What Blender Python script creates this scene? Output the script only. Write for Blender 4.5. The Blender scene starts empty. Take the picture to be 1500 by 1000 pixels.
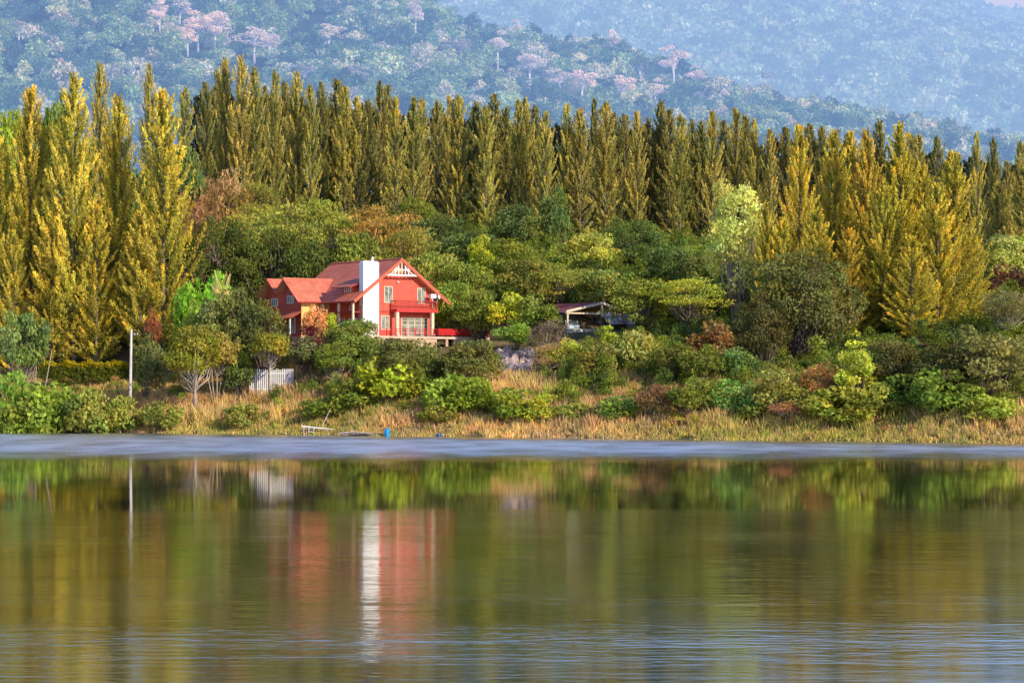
import bpy, math, random
import numpy as np
from mathutils import Vector, Matrix, noise as mnoise
PI = math.pi
R = math.radians
rnd = random.Random(11)
scene = bpy.context.scene
COL = scene.collection
F = 3600.0      # focal length in the photograph's pixels (1500 wide)
CAM_H = 6.0
HOR = 560.0     # horizon row

# ------------------------------------------------------------------ materials
def new_mat(name):
    m = bpy.data.materials.new(name); m.use_nodes = True
    nt = m.node_tree; nt.nodes.clear()
    out = nt.nodes.new('ShaderNodeOutputMaterial')
    return m, nt, out
def N(nt, typ, **kw):
    n = nt.nodes.new(typ)
    for k, v in kw.items():
        if k.startswith('i_'):
            n.inputs[k[2:].replace('_', ' ')].default_value = v
        else: setattr(n, k, v)
    return n
def mul_col(nt, a, b, fac=1.0, mode='MULTIPLY'):
    n = nt.nodes.new('ShaderNodeMix'); n.data_type = 'RGBA'; n.blend_type = mode
    n.inputs[0].default_value = fac
    for s, v in ((6, a), (7, b)):
        if isinstance(v, (tuple, list)): n.inputs[s].default_value = (*v[:3], 1)
        else: nt.links.new(v, n.inputs[s])
    return n.outputs[2]
def ramp(nt, fac, stops):
    r = nt.nodes.new('ShaderNodeValToRGB'); e = r.color_ramp.elements
    while len(e) < len(stops): e.new(0.5)
    for i, (p, c) in enumerate(stops):
        e[i].position = p
        e[i].color = (c, c, c, 1) if not isinstance(c, (tuple, list)) else (*c[:3], 1)
    nt.links.new(fac, r.inputs[0]); return r.outputs[0]
def math_n(nt, op, a, b=None, c=None, clamp=False):
    n = nt.nodes.new('ShaderNodeMath'); n.operation = op; n.use_clamp = clamp
    for i, v in enumerate((a, b, c)):
        if v is None: continue
        if isinstance(v, (int, float)): n.inputs[i].default_value = v
        else: nt.links.new(v, n.inputs[i])
    return n.outputs[0]

def mat_simple(name, col, rough=0.7, vary=0.25, nscale=3.0, bump=0.0, bscale=20.0, metallic=0.0, planks=None, spec=0.3):
    m, nt, out = new_mat(name)
    p = N(nt, 'ShaderNodeBsdfPrincipled')
    tc = N(nt, 'ShaderNodeTexCoord')
    nz = N(nt, 'ShaderNodeTexNoise', i_Scale=nscale, i_Detail=4.0)
    nt.links.new(tc.outputs['Object'], nz.inputs['Vector'])
    f = ramp(nt, nz.outputs['Fac'], [(0.3, 1 - vary), (0.7, 1 + vary * 0.4)])
    c = mul_col(nt, col, f)
    p.inputs['Roughness'].default_value = rough
    p.inputs['Metallic'].default_value = metallic
    p.inputs['Specular IOR Level'].default_value = spec
    hsrc = None
    if planks:
        axis, step, depth = planks
        sp = N(nt, 'ShaderNodeSeparateXYZ'); nt.links.new(tc.outputs['Object'], sp.inputs[0])
        fr = math_n(nt, 'FRACT', math_n(nt, 'MULTIPLY', sp.outputs[axis], 1.0 / step))
        g = ramp(nt, fr, [(0.0, 1 - depth), (0.14, 1.0), (0.9, 1.0), (1.0, 1 - depth)])
        c = mul_col(nt, c, g); hsrc = g
    nt.links.new(c, p.inputs['Base Color'])
    if bump or hsrc is not None:
        b = N(nt, 'ShaderNodeBump', i_Strength=max(bump, 0.4), i_Distance=0.02)
        if hsrc is None:
            n2 = N(nt, 'ShaderNodeTexNoise', i_Scale=bscale, i_Detail=3.0)
            nt.links.new(tc.outputs['Object'], n2.inputs['Vector']); hsrc = n2.outputs['Fac']
        nt.links.new(hsrc, b.inputs['Height']); nt.links.new(b.outputs[0], p.inputs['Normal'])
    nt.links.new(p.outputs[0], out.inputs[0])
    return m

HAZE = (0.31, 0.53, 1.06)  # glow colour mixed into hill surfaces in place of real haze
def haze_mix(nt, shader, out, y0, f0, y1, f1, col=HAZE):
    """aerial haze painted into the surface as glow, thickening with the distance over the ground"""
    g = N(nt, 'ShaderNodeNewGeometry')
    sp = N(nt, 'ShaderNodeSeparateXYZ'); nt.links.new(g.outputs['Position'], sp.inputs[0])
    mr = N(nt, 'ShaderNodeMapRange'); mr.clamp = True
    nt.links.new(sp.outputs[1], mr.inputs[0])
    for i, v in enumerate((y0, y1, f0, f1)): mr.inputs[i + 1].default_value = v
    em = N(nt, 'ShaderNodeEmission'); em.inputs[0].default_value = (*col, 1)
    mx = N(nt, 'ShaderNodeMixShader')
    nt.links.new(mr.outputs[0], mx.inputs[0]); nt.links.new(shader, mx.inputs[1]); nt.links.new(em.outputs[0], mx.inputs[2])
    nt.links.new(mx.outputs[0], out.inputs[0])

def mat_leaf(name, transl=0.36, haze=None, nscale=0.35, hcol=HAZE):
    m, nt, out = new_mat(name)
    at = N(nt, 'ShaderNodeAttribute', attribute_name='tint')
    oi = N(nt, 'ShaderNodeObjectInfo')
    c = mul_col(nt, at.outputs['Color'], oi.outputs['Color'])
    tc = N(nt, 'ShaderNodeNewGeometry')
    nz = N(nt, 'ShaderNodeTexNoise', i_Scale=nscale, i_Detail=3.0)
    nt.links.new(tc.outputs['Position'], nz.inputs['Vector'])
    v = ramp(nt, nz.outputs['Color'], [(0.3, (0.72, 0.82, 0.9)), (0.7, (1.25, 1.12, 0.9))])
    c = mul_col(nt, c, v)
    d = N(nt, 'ShaderNodeBsdfDiffuse'); t = N(nt, 'ShaderNodeBsdfTranslucent')
    nt.links.new(c, d.inputs[0])
    c2 = mul_col(nt, c, (1.12, 1.12, 0.7)); nt.links.new(c2, t.inputs[0])
    mx = N(nt, 'ShaderNodeMixShader'); mx.inputs[0].default_value = transl
    nt.links.new(d.outputs[0], mx.inputs[1]); nt.links.new(t.outputs[0], mx.inputs[2])
    if haze: haze_mix(nt, mx.outputs[0], out, *haze, col=hcol)
    else: nt.links.new(mx.outputs[0], out.inputs[0])
    return m

LEAF = mat_leaf('leaf')
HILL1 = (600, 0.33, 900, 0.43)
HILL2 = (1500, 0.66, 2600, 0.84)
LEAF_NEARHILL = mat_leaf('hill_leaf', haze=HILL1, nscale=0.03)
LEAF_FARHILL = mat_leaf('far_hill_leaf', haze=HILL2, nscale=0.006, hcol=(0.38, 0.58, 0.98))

def mat_ground(name, a, b, scale, haze=None, hcol=HAZE):
    m, nt, out = new_mat(name)
    g = N(nt, 'ShaderNodeNewGeometry')
    nz = N(nt, 'ShaderNodeTexNoise', i_Scale=scale, i_Detail=6.0)
    nt.links.new(g.outputs['Position'], nz.inputs['Vector'])
    c = ramp(nt, nz.outputs['Fac'], [(0.35, a), (0.65, b)])
    d = N(nt, 'ShaderNodeBsdfDiffuse'); nt.links.new(c, d.inputs[0])
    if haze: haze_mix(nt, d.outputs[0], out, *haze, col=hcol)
    else: nt.links.new(d.outputs[0], out.inputs[0])
    return m
BARK = mat_simple('bark', (0.20, 0.15, 0.11), 0.9, 0.5, 2.0, 0.6, 6)
BARK_CAS = mat_simple('casuarina_bark', (0.22, 0.17, 0.13), 0.9, 0.4, 2.0, 0.6, 6)
BARK_PALE = mat_simple('pale_bark', (0.42, 0.34, 0.27), 0.9, 0.4, 2.0, 0.6, 6)
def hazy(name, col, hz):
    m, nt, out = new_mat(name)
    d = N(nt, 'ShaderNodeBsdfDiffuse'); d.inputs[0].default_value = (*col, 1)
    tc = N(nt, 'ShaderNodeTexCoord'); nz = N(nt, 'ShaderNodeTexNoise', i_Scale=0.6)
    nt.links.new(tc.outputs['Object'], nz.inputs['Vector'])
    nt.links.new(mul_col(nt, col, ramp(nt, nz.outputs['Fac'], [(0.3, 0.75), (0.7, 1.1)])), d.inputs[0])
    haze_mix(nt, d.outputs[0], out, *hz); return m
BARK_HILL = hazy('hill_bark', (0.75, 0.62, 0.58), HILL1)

# ------------------------------------------------------------------ mesh helpers
def mesh_np(name, V, Q, tint=None, mat=None):
    """V (n,3), Q (m,4) quads, tint (m,3)"""
    me = bpy.data.meshes.new(name)
    V = np.asarray(V, np.float32); Q = np.asarray(Q, np.int32)
    me.vertices.add(len(V)); me.vertices.foreach_set('co', V.ravel())
    me.loops.add(Q.size); me.loops.foreach_set('vertex_index', Q.ravel())
    me.polygons.add(len(Q)); k = Q.shape[1]
    me.polygons.foreach_set('loop_start', np.arange(0, Q.size, k, dtype=np.int32))
    try: me.polygons.foreach_set('loop_total', np.full(len(Q), k, np.int32))
    except Exception: pass
    me.update(calc_edges=True); me.validate()
    if tint is not None:
        a = me.attributes.new('tint', 'FLOAT_COLOR', 'FACE')
        t = np.ones((len(Q), 4), np.float32); t[:, :3] = tint
        a.data.foreach_set('color', t.ravel())
    if mat: me.materials.append(mat)
    return me
def nrm(a): return a / np.maximum(np.linalg.norm(a, axis=-1, keepdims=True), 1e-9)
def leaf_quads(c, n, d, L, W):
    d = nrm(d); s = nrm(np.cross(d, n)); L = L[:, None] / 2; W = W[:, None] / 2
    V = np.stack([c - d * L, c + s * W, c + d * L, c - s * W], 1).reshape(-1, 3)
    Q = np.arange(len(c) * 4).reshape(-1, 4)
    return V, Q
def obj(name, me, parent=None, loc=None, color=None):
    o = bpy.data.objects.new(name, me); COL.objects.link(o)
    if parent: o.parent = parent
    if loc is not None: o.location = loc
    if color is not None: o.color = (*color, 1)
    return o
def tag(o, label=None, cat=None, group=None, kind=None):
    if label: o['label'] = label
    if cat: o['category'] = cat
    if group: o['group'] = group
    if kind: o['kind'] = kind
    return o
def thing(name, label, cat, loc=(0, 0, 0), rz=0, group=None, scale=None):
    o = bpy.data.objects.new(name, None); COL.objects.link(o)
    o.empty_display_size = 0.3; o.location = loc; o.rotation_euler = (0, 0, rz)
    if scale: o.scale = scale
    return tag(o, label, cat, group)

class MB:
    """collects boxes, bars, tubes"""
    def __init__(s): s.v = []; s.f = []; s.m = []
    def add(s, vs, fs, mi=0):
        b = len(s.v); s.v += [tuple(x) for x in vs]
        for f in fs: s.f.append([b + i for i in f]); s.m.append(mi)
        return s
    def box(s, x0, x1, y0, y1, z0, z1, mi=0):
        vs = [(x, y, z) for z in (z0, z1) for y in (y0, y1) for x in (x0, x1)]
        return s.add(vs, [(0, 2, 3, 1), (4, 5, 7, 6), (0, 1, 5, 4), (2, 6, 7, 3), (0, 4, 6, 2), (1, 3, 7, 5)], mi)
    def bar(s, a, b, w, h=None, mi=0):
        a = Vector(a); b = Vector(b); h = h or w
        d = (b - a).normalized(); up = Vector((0, 0, 1)) if abs(d.z) < 0.95 else Vector((0, 1, 0))
        x = d.cross(up).normalized(); y = x.cross(d)
        vs = []
        for p in (a, b):
            for i, j in ((-1, -1), (1, -1), (1, 1), (-1, 1)): vs.append(p + x * i * w / 2 + y * j * h / 2)
        return s.add(vs, [(0, 1, 2, 3), (7, 6, 5, 4), (0, 4, 5, 1), (1, 5, 6, 2), (2, 6, 7, 3), (3, 7, 4, 0)], mi)
    def tube(s, pts, rad, n=6, mi=0, cap=True):
        pts = [Vector(p) for p in pts]; rings = []
        for i, p in enumerate(pts):
            d = (pts[min(i + 1, len(pts) - 1)] - pts[max(i - 1, 0)]).normalized()
            up = Vector((0, 0, 1)) if abs(d.z) < 0.9 else Vector((1, 0, 0))
            x = d.cross(up).normalized(); y = x.cross(d)
            r = rad[i] if hasattr(rad, '__len__') else rad
            rings.append([p + (x * math.cos(2 * PI * k / n) + y * math.sin(2 * PI * k / n)) * r for k in range(n)])
        vs = [v for r_ in rings for v in r_]; fs = []
        for i in range(len(pts) - 1):
            for k in range(n):
                a = i * n + k; b = i * n + (k + 1) % n
                fs.append((a, b, b + n, a + n))
        if cap: fs += [tuple(range(n))[::-1], tuple(range((len(pts) - 1) * n, len(pts) * n))]
        return s.add(vs, fs, mi)
    def slab(s, p, t, mats=(0, 1, 2)):
        """roof slab: p = top polygon, thickness t straight down; top, bottom, edge materials"""
        p = [Vector(q) for q in p]; n = len(p)
        lo = [q - Vector((0, 0, t)) for q in p]
        s.add(p, [tuple(range(n))], mats[0]); s.add(lo, [tuple(range(n))[::-1]], mats[1])
        for i in range(n):
            j = (i + 1) % n; s.add([p[i], lo[i], lo[j], p[j]], [(0, 1, 2, 3)], mats[2])
        return s
    def mesh(s, name, mats, smooth=False):
        me = bpy.data.meshes.new(name); me.from_pydata(s.v, [], s.f)
        for m in (mats if isinstance(mats, (list, tuple)) else [mats]): me.materials.append(m)
        me.polygons.foreach_set('material_index', s.m)
        if smooth: me.polygons.foreach_set('use_smooth', [True] * len(s.f))
        me.validate(); me.update()
        import bmesh
        bm = bmesh.new(); bm.from_mesh(me); bmesh.ops.recalc_face_normals(bm, faces=bm.faces); bm.to_mesh(me); bm.free()
        return me
    def build(s, name, mats, parent=None, smooth=False):
        return obj(name, s.mesh(name, mats, smooth), parent)

# ------------------------------------------------------------------ terrain
HA = R(38); HC, HS = math.cos(HA), math.sin(HA)
HOUSE = (-18.93, 312.0)
FLOOR = 11.9
PROF = np.array([(-400, -9), (-60, -6), (-6, -0.9), (0, 0.0), (2, 0.5), (8, 2.3), (14, 4.3), (25, 6.9), (35, 9.3), (50, 13.5), (80, 19.5), (130, 30), (170, 33), (260, 27), (800, 25)])
def shore(x): return 270 - 0.54 * np.clip(x, -160, 160) + 0.8 * np.sin(x * 0.21 + 1) + 0.5 * np.sin(x * 0.53)
def gz(x, y):
    x = np.asarray(x, float); y = np.asarray(y, float)
    s = y - shore(x)
    z = np.interp(s, PROF[:, 0], PROF[:, 1])
    t = 1 - 0.0045 * np.clip(x, -60, 80)
    w = np.clip((s - 25) / 60, 0, 1)
    z = z * (1 + (t - 1) * w)
    z = z + w * (0.5 * np.sin(x * 0.13) * np.cos(y * 0.09) )
    z = z + np.where(s > 0, 0.12 * np.sin(x * 0.9) * np.sin(y * 0.7 + x * 0.3), 0)
    # house platform and carport platform
    dx = x - HOUSE[0]; dy = y - HOUSE[1]
    u = dx * HC + dy * HS; v = -dx * HS + dy * HC
    du = np.maximum(np.maximum(-6.5 - u, u - 18.5), 0); dv = np.maximum(np.maximum(-1.5 - v, v - 18), 0)
    k = np.clip(1 - np.hypot(du, dv) / 9.0, 0, 1); k = k * k * (3 - 2 * k)
    z = z * (1 - k) + (FLOOR - 1.6 + 0.05 * (y - 312)) * k
    k = np.clip(1 - np.hypot(np.maximum(np.abs(x - 9.5) - 5, 0), np.maximum(np.abs(y - 322) - 5, 0)) / 8.0, 0, 1); k = k * k * (3 - 2 * k)
    z = z * (1 - k) + 12.2 * k
    return z
def G(x, y): return float(gz(x, y))
def X(px, Y): return (px - 750) / F * Y
def Z(py, Y): return CAM_H + (HOR - py) * Y / F

def grid(name, xs, ys, zf, mat, smooth=True):
    XX, YY = np.meshgrid(xs, ys); ZZ = zf(XX, YY)
    V = np.stack([XX, YY, ZZ], -1).reshape(-1, 3)
    nx, ny = len(xs), len(ys)
    i = np.arange(nx * ny).reshape(ny, nx)
    Q = np.stack([i[:-1, :-1], i[:-1, 1:], i[1:, 1:], i[1:, :-1]], -1).reshape(-1, 4)
    me = mesh_np(name, V, Q, None, mat)
    if smooth: me.polygons.foreach_set('use_smooth', [True] * len(Q))
    o = obj(name, me); o['kind'] = 'structure'; return o

xs = np.concatenate([np.linspace(-900, -100, 30)[:-1], np.arange(-100, 100, 1.0), np.linspace(100, 900, 30)])
ys = np.concatenate([np.linspace(-200, 215, 20)[:-1], np.arange(215, 430, 1.0), np.linspace(430, 640, 30)])
M_GROUND = mat_ground('bank_soil', (0.09, 0.08, 0.035), (0.22, 0.16, 0.08), 0.25)
grid('ground', xs, ys, gz, M_GROUND)

RIDGE1 = np.array([(-3000, -180), (-600, -160), (0, -110), (300, -70), (600, -5), (700, 72), (870, 95), (950, 118), (1000, 128), (1150, 170), (1280, 193), (1400, 226), (1500, 246), (1800, 300), (3000, 380)])
RIDGE2 = np.array([(-3000, -260), (600, -200), (1000, -150), (1250, -70), (1330, -35), (1410, 4), (1500, 38), (1700, 110), (3000, 260)])
RIDGE3 = np.array([(-3000, -60), (1000, -60), (1400, -60), (1460, -45), (1520, -35), (3000, 0)])
def fb(x, y, s, o=4, seed=0):
    """cheap smooth pseudo-noise"""
    r = 0; a = 1.0
    for k in range(o):
        p = s * 2 ** k; r = r + a * np.sin(x * p + 1.7 * np.sin(y * p * 0.8 + seed + k) + k * 2.1) * np.sin(y * p * 1.1 + 1.3 * np.sin(x * p * 0.9 + seed * 2 + k)); a *= 0.5
    return r
def hill_fn(rid, Y0, Yr, z0, pw, amp, sc):
    def f(x, y):
        px = 750 + F * x / Yr
        zr = CAM_H + (HOR - np.interp(px, rid[:, 0], rid[:, 1])) * Yr / F
        t = (y - Y0) / (Yr - Y0)
        up = z0 + (zr - z0) * np.clip(t, 0, 1) ** pw
        dn = zr - np.maximum(y - Yr, 0) * 0.35
        z = np.where(t < 1, up, dn)
        return z + amp * fb(x, y, sc, 4, 1) * np.clip(t * 3, 0, 1)
    return f
h1 = hill_fn(RIDGE1, 560, 900, 22, 0.9, 3.0, 0.02)
h2 = hill_fn(RIDGE2, 1300, 2600, 20, 0.85, 22, 0.004)
h3 = hill_fn(RIDGE3, 3500, 5000, 0, 0.8, 40, 0.0015)
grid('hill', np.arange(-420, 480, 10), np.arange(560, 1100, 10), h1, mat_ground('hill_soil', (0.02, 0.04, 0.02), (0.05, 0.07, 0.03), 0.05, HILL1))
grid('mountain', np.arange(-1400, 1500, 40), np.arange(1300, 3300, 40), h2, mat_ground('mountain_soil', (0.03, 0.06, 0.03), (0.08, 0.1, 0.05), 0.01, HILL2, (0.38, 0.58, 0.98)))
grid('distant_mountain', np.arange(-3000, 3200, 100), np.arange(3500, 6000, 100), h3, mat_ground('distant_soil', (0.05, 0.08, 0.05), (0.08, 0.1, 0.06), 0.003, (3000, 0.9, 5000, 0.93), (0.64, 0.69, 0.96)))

# ------------------------------------------------------------------ water
def mat_water():
    m, nt, out = new_mat('lake_water')
    p = N(nt, 'ShaderNodeBsdfGlossy'); p.distribution = 'GGX'; p.inputs['Color'].default_value = (0.98, 0.97, 0.95, 1)
    body = N(nt, 'ShaderNodeBsdfDiffuse'); body.inputs[0].default_value = (0.030, 0.032, 0.010, 1)
    mxs = N(nt, 'ShaderNodeMixShader')
    g = N(nt, 'ShaderNodeNewGeometry')
    sp = N(nt, 'ShaderNodeSeparateXYZ'); nt.links.new(g.outputs['Position'], sp.inputs[0])
    mp = N(nt, 'ShaderNodeMapping'); mp.inputs['Scale'].default_value = (0.02, 0.06, 1)
    nt.links.new(g.outputs['Position'], mp.inputs['Vector'])
    wob = N(nt, 'ShaderNodeTexNoise', i_Scale=1.0, i_Detail=3.0); nt.links.new(mp.outputs[0], wob.inputs['Vector'])
    w = math_n(nt, 'MULTIPLY', math_n(nt, 'SUBTRACT', wob.outputs['Fac'], 0.5), 6.0)
    y = math_n(nt, 'ADD', sp.outputs[1], w)
    yn = math_n(nt, 'MULTIPLY', y, 1 / 320.0)
    q = lambda d: d / 320.0
    rough = ramp(nt, yn, [(q(40), 0.095), (q(60), 0.085), (q(85), 0.065), (q(115), 0.075), (q(117.5), 0.045), (q(182), 0.045), (q(190), 0.12), (q(202), 0.22), (q(222), 0.40), (q(300), 0.38)])
    
    # wavelets: long crests lying across the view
    def waves(sx, sy, det=3.0):
        mp = N(nt, 'ShaderNodeMapping'); mp.inputs['Scale'].default_value = (sx, sy, 1); mp.inputs['Rotation'].default_value = (0, 0, 0.03)
        nt.links.new(g.outputs['Position'], mp.inputs['Vector'])
        nz = N(nt, 'ShaderNodeTexNoise', i_Scale=1.0, i_Detail=det); nt.links.new(mp.outputs[0], nz.inputs['Vector'])
        return nz.outputs['Fac']
    wv = math_n(nt, 'ADD', waves(1.1, 2.6), math_n(nt, 'MULTIPLY', waves(0.3, 0.95), 1.2))
    fine = waves(0.22, 0.09, 4.0)
    s2 = math_n(nt, 'ADD', sp.outputs[1], math_n(nt, 'MULTIPLY', sp.outputs[0], 0.54))
    edge = ramp(nt, math_n(nt, 'MULTIPLY', s2, 1 / 320.0), [(q(248), 1.0), (q(267), 0.45)])
    rough = math_n(nt, 'MULTIPLY', rough, edge)
    fr_ = ramp(nt, fine, [(0.35, 0.8), (0.65, 1.2)])
    nt.links.new(math_n(nt, 'MULTIPLY', rough, fr_), p.inputs['Roughness'])
    # streaks of stronger ripple
    mp2 = N(nt, 'ShaderNodeMapping'); mp2.inputs['Scale'].default_value = (0.012, 0.13, 1); mp2.inputs['Location'].default_value = (3.1, 0.4, 0)
    nt.links.new(g.outputs['Position'], mp2.inputs['Vector'])
    st = N(nt, 'ShaderNodeTexNoise', i_Scale=1.0, i_Detail=2.0); nt.links.new(mp2.outputs[0], st.inputs['Vector'])
    streak = ramp(nt, st.outputs['Fac'], [(0.5, 0.0), (0.66, 1.0)])
    band = ramp(nt, yn, [(q(53), 0.0), (q(57.5), 0.55), (q(59.5), 0.55), (q(64), 0.0)])
    streak = math_n(nt, 'ADD', math_n(nt, 'MULTIPLY', streak, 0.3), band)
    base = ramp(nt, yn, [(q(30), 0.42), (q(70), 0.40), (q(112), 0.30), (q(118), 0.012), (q(184), 0.012), (q(196), 0.06)])
    near = ramp(nt, yn, [(q(110), 1.0), (q(118), 0.0)])
    amp = math_n(nt, 'ADD', base, math_n(nt, 'MULTIPLY', math_n(nt, 'MULTIPLY', streak, near), 1.25))
    h = math_n(nt, 'MULTIPLY', wv, amp)
    b = N(nt, 'ShaderNodeBump', i_Strength=1.0, i_Distance=0.017)
    nt.links.new(h, b.inputs['Height']); nt.links.new(b.outputs[0], p.inputs['Normal'])
    refl = ramp(nt, yn, [(q(40), 0.76), (q(70), 0.80), (q(114), 0.86), (q(118), 0.86), (q(184), 0.88), (q(196), 0.95), (q(300), 0.95)])
    refl = math_n(nt, 'MULTIPLY', refl, ramp(nt, fine, [(0.38, 0.9), (0.55, 1.0)]))
    nt.links.new(refl, mxs.inputs[0]); nt.links.new(body.outputs[0], mxs.inputs[1]); nt.links.new(p.outputs[0], mxs.inputs[2])
    nt.links.new(mxs.outputs[0], out.inputs[0])
    return m
grid('water', np.linspace(-900, 900, 10), np.linspace(-200, 640, 10), lambda x, y: x * 0, mat_water())

# ------------------------------------------------------------------ plant generators (each gives trunk mesh, crown mesh, height, radius)
def rs(seed): return np.random.RandomState(seed)
def rdir(r, n): return nrm(r.normal(size=(n, 3)))

def casuarina(seed, H=27.0, Rd=3.0, low=0.06, nb=130, dens=1.0, pr=(0.6, 0.85, 1.0, 0.86, 0.62, 0.32, 0.05)):
    r = rs(seed); Cs, Ns, Ds, Ls, Ws, Ts = [], [], [], [], [], []
    mb = MB(); lean = r.uniform(-0.25, 0.25, 2)
    tr = lambda t: np.array([lean[0] * math.sin(t * 3), lean[1] * math.sin(t * 2.3), t * H * 0.97])
    mb.tube([tr(t) for t in np.linspace(0, 1, 9)], [0.30 * (1 - t) + 0.03 for t in np.linspace(0, 1, 9)], 7)
    for i in range(nb):
        t = low + (0.985 - low) * ((i + r.uniform(0, 1)) / nb) ** 0.93
        prof = np.interp(t, [0, 0.08, 0.3, 0.55, 0.78, 0.92, 1.0], pr)
        l = Rd * prof * r.uniform(0.45, 1.3)
        az = i * 2.39996 + r.uniform(-0.5, 0.5)
        up = np.interp(t, [0, 0.3, 1], [0.45, 1.0, 1.7]) * r.uniform(0.6, 1.25)
        o = tr(t); hd = np.array([math.cos(az), math.sin(az), 0.0])
        def P(s): return o + hd[None] * (l * (s[:, None] ** 0.85)) + np.array([0, 0, 1.0])[None] * (l * up * (0.35 * s + 0.65 * s ** 2))[:, None]
        if l > 0.9 and i % 2 == 0: mb.tube(P(np.array([0, 0.5, 0.9])), [0.06, 0.04, 0.015], 4, cap=False)
        n = int((22 + 24 * l) * dens)
        s = r.uniform(0.12, 1.0, n) ** 0.8
        c = P(s); e = 0.04; dr = nrm(P(np.minimum(s + e, 1.05)) - P(s - e))
        rad = np.interp(s, [0, 0.25, 0.7, 1.0], [0.14, 0.40, 0.42, 0.16]) * r.uniform(0.75, 1.15) * (0.42 + 0.18 * l)
        off = nrm(r.normal(size=(n, 3)))
        off = off - dr * np.sum(off * dr, 1, keepdims=True) * 0.7
        c = c + off * rad[:, None] * (r.uniform(0.2, 1, n) ** 0.5)[:, None]
        Cs.append(c); Ns.append(nrm(off + r.normal(size=(n, 3)) * 0.45 + np.array([0, 0, 0.2])))
        Ds.append(nrm(dr * 0.7 + off * 0.5 + r.normal(size=(n, 3)) * 0.5 + np.array([0, 0, .25])))
        Ls.append(r.uniform(0.3, 0.72, n)); Ws.append(r.uniform(0.12, 0.22, n))
        b = r.uniform(0.55, 1.3)
        hue = np.array([r.uniform(0.92, 1.06), 1.0, r.uniform(0.8, 1.1)])
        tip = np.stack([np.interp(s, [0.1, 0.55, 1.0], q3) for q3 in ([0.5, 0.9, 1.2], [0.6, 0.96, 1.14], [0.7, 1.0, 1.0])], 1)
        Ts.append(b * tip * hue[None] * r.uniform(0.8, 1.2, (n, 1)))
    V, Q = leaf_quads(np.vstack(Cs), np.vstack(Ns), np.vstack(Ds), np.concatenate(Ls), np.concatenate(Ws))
    return mb.mesh('casuarina_trunk', BARK_CAS, True), mesh_np('casuarina_crown', V, Q, np.vstack(Ts), LEAF), H, Rd

def clump_pts(r, n, rc, bias=0.3):
    d = rdir(r, n); d[:, 2] = d[:, 2] + bias * r.uniform(0, 1, n); d = nrm(d)
    return d, d * (rc * r.uniform(0.35, 1.0, n) ** 0.4)[:, None]

def broad_geo(seed, H, Rd, base=0.3, ncl=38, nl=95, leaf=0.34, wr=0.55, flat=1.0, droop=0.0, clump=0.30, rnd_n=0.5, cone=0.0, branch=True, trunk_r=0.16, ntr=1, hollow=0.55, tspread=0.0):
    """returns MB of the trunk and limbs and the arrays of the crown"""
    r = rs(seed); mb = MB()
    hc = H * (1 - base) / 2; cz = H * base + hc
    cen = []
    lob = rdir(r, 5); la = r.uniform(0.1, 0.35, 5)
    for i in range(ncl):
        d = rdir(r, 1)[0]
        if d[2] < -0.55: d[2] *= 0.4; d = d / np.linalg.norm(d)
        q = hollow + (1 - hollow) * r.uniform(0, 1)
        m = 0.78 + float(np.sum(la * np.clip(lob @ d, 0, 1) ** 2)) - 0.12 * r.uniform()
        p = d * q * m * (1 - clump * 0.75)
        k = 1 - cone * max(0, (p[2] + 0.6)) / 1.6
        cen.append(np.array([p[0] * Rd * k, p[1] * Rd * k, cz + p[2] * hc]))
    A = [[], [], [], [], [], []]
    for c in cen:
        rc = min(Rd, hc * 1.4) * clump * r.uniform(0.65, 1.3) * (1 - cone * 0.5 * max(0, (c[2] - cz) / hc))
        n = max(8, int(nl * (rc / (min(Rd, hc * 1.4) * clump)) ** 2))
        d, off = clump_pts(r, n, rc)
        off = off * np.array([1.12, 1.12, 0.75 * flat])
        A[0].append(c + off)
        A[1].append(nrm(d * np.array([1, 1, 1.2]) + r.normal(size=(n, 3)) * rnd_n))
        dd = nrm(r.normal(size=(n, 3)) * 0.8 + d * 0.5 + np.array([0, 0, -droop]))
        A[2].append(dd); L = leaf * r.uniform(0.7, 1.35, n); A[3].append(L); A[4].append(L * wr * r.uniform(0.8, 1.2, n))
        b = r.uniform(0.68, 1.28); A[5].append(b * np.array([r.uniform(0.85, 1.2), 1, r.uniform(0.75, 1.2)])[None] * r.uniform(0.75, 1.25, (n, 1)))
    if branch:
        for k in range(ntr):
            sp = (k - (ntr - 1) / 2) * tspread
            top = np.array([sp * 1.4, 0, H * base * 1.0 + hc * 0.9])
            b0 = np.array([sp * 0.35, 0, -0.4]); mid = np.array([sp * 0.8 + r.uniform(-.1, .1) * H * .1, r.uniform(-.1, .1), H * base * 0.55])
            mb.tube([b0, mid, np.array([sp * 1.1, 0, H * base]), top], [trunk_r * 1.25, trunk_r, trunk_r * 0.8, trunk_r * 0.3], 7)
        for c in cen[::2]:
            h0 = r.uniform(0.8, 1.25) * H * base
            st = np.array([0, 0, h0]); m_ = (st + c) / 2 + np.array([0, 0, -0.06 * H]) + r.normal(size=3) * 0.04 * H
            mb.tube([st, m_, c], [trunk_r * 0.5, trunk_r * 0.3, trunk_r * 0.1], 5, cap=False)
    return mb, [np.concatenate(a) for a in A]
def broad(seed, H, Rd, bark=None, **kw):
    mb, A = broad_geo(seed, H, Rd, **kw)
    V, Q = leaf_quads(A[0], A[1], A[2], A[3], A[4])
    tm = mb.mesh('tree_trunk', bark or BARK, True) if mb.v else None
    rr = float(np.percentile(np.abs(V[:, :2]).max(1), 96.5)); hh = float(np.percentile(V[:, 2], 99.6))
    return tm, mesh_np('tree_crown', V, Q, A[5], LEAF), hh, rr

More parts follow.
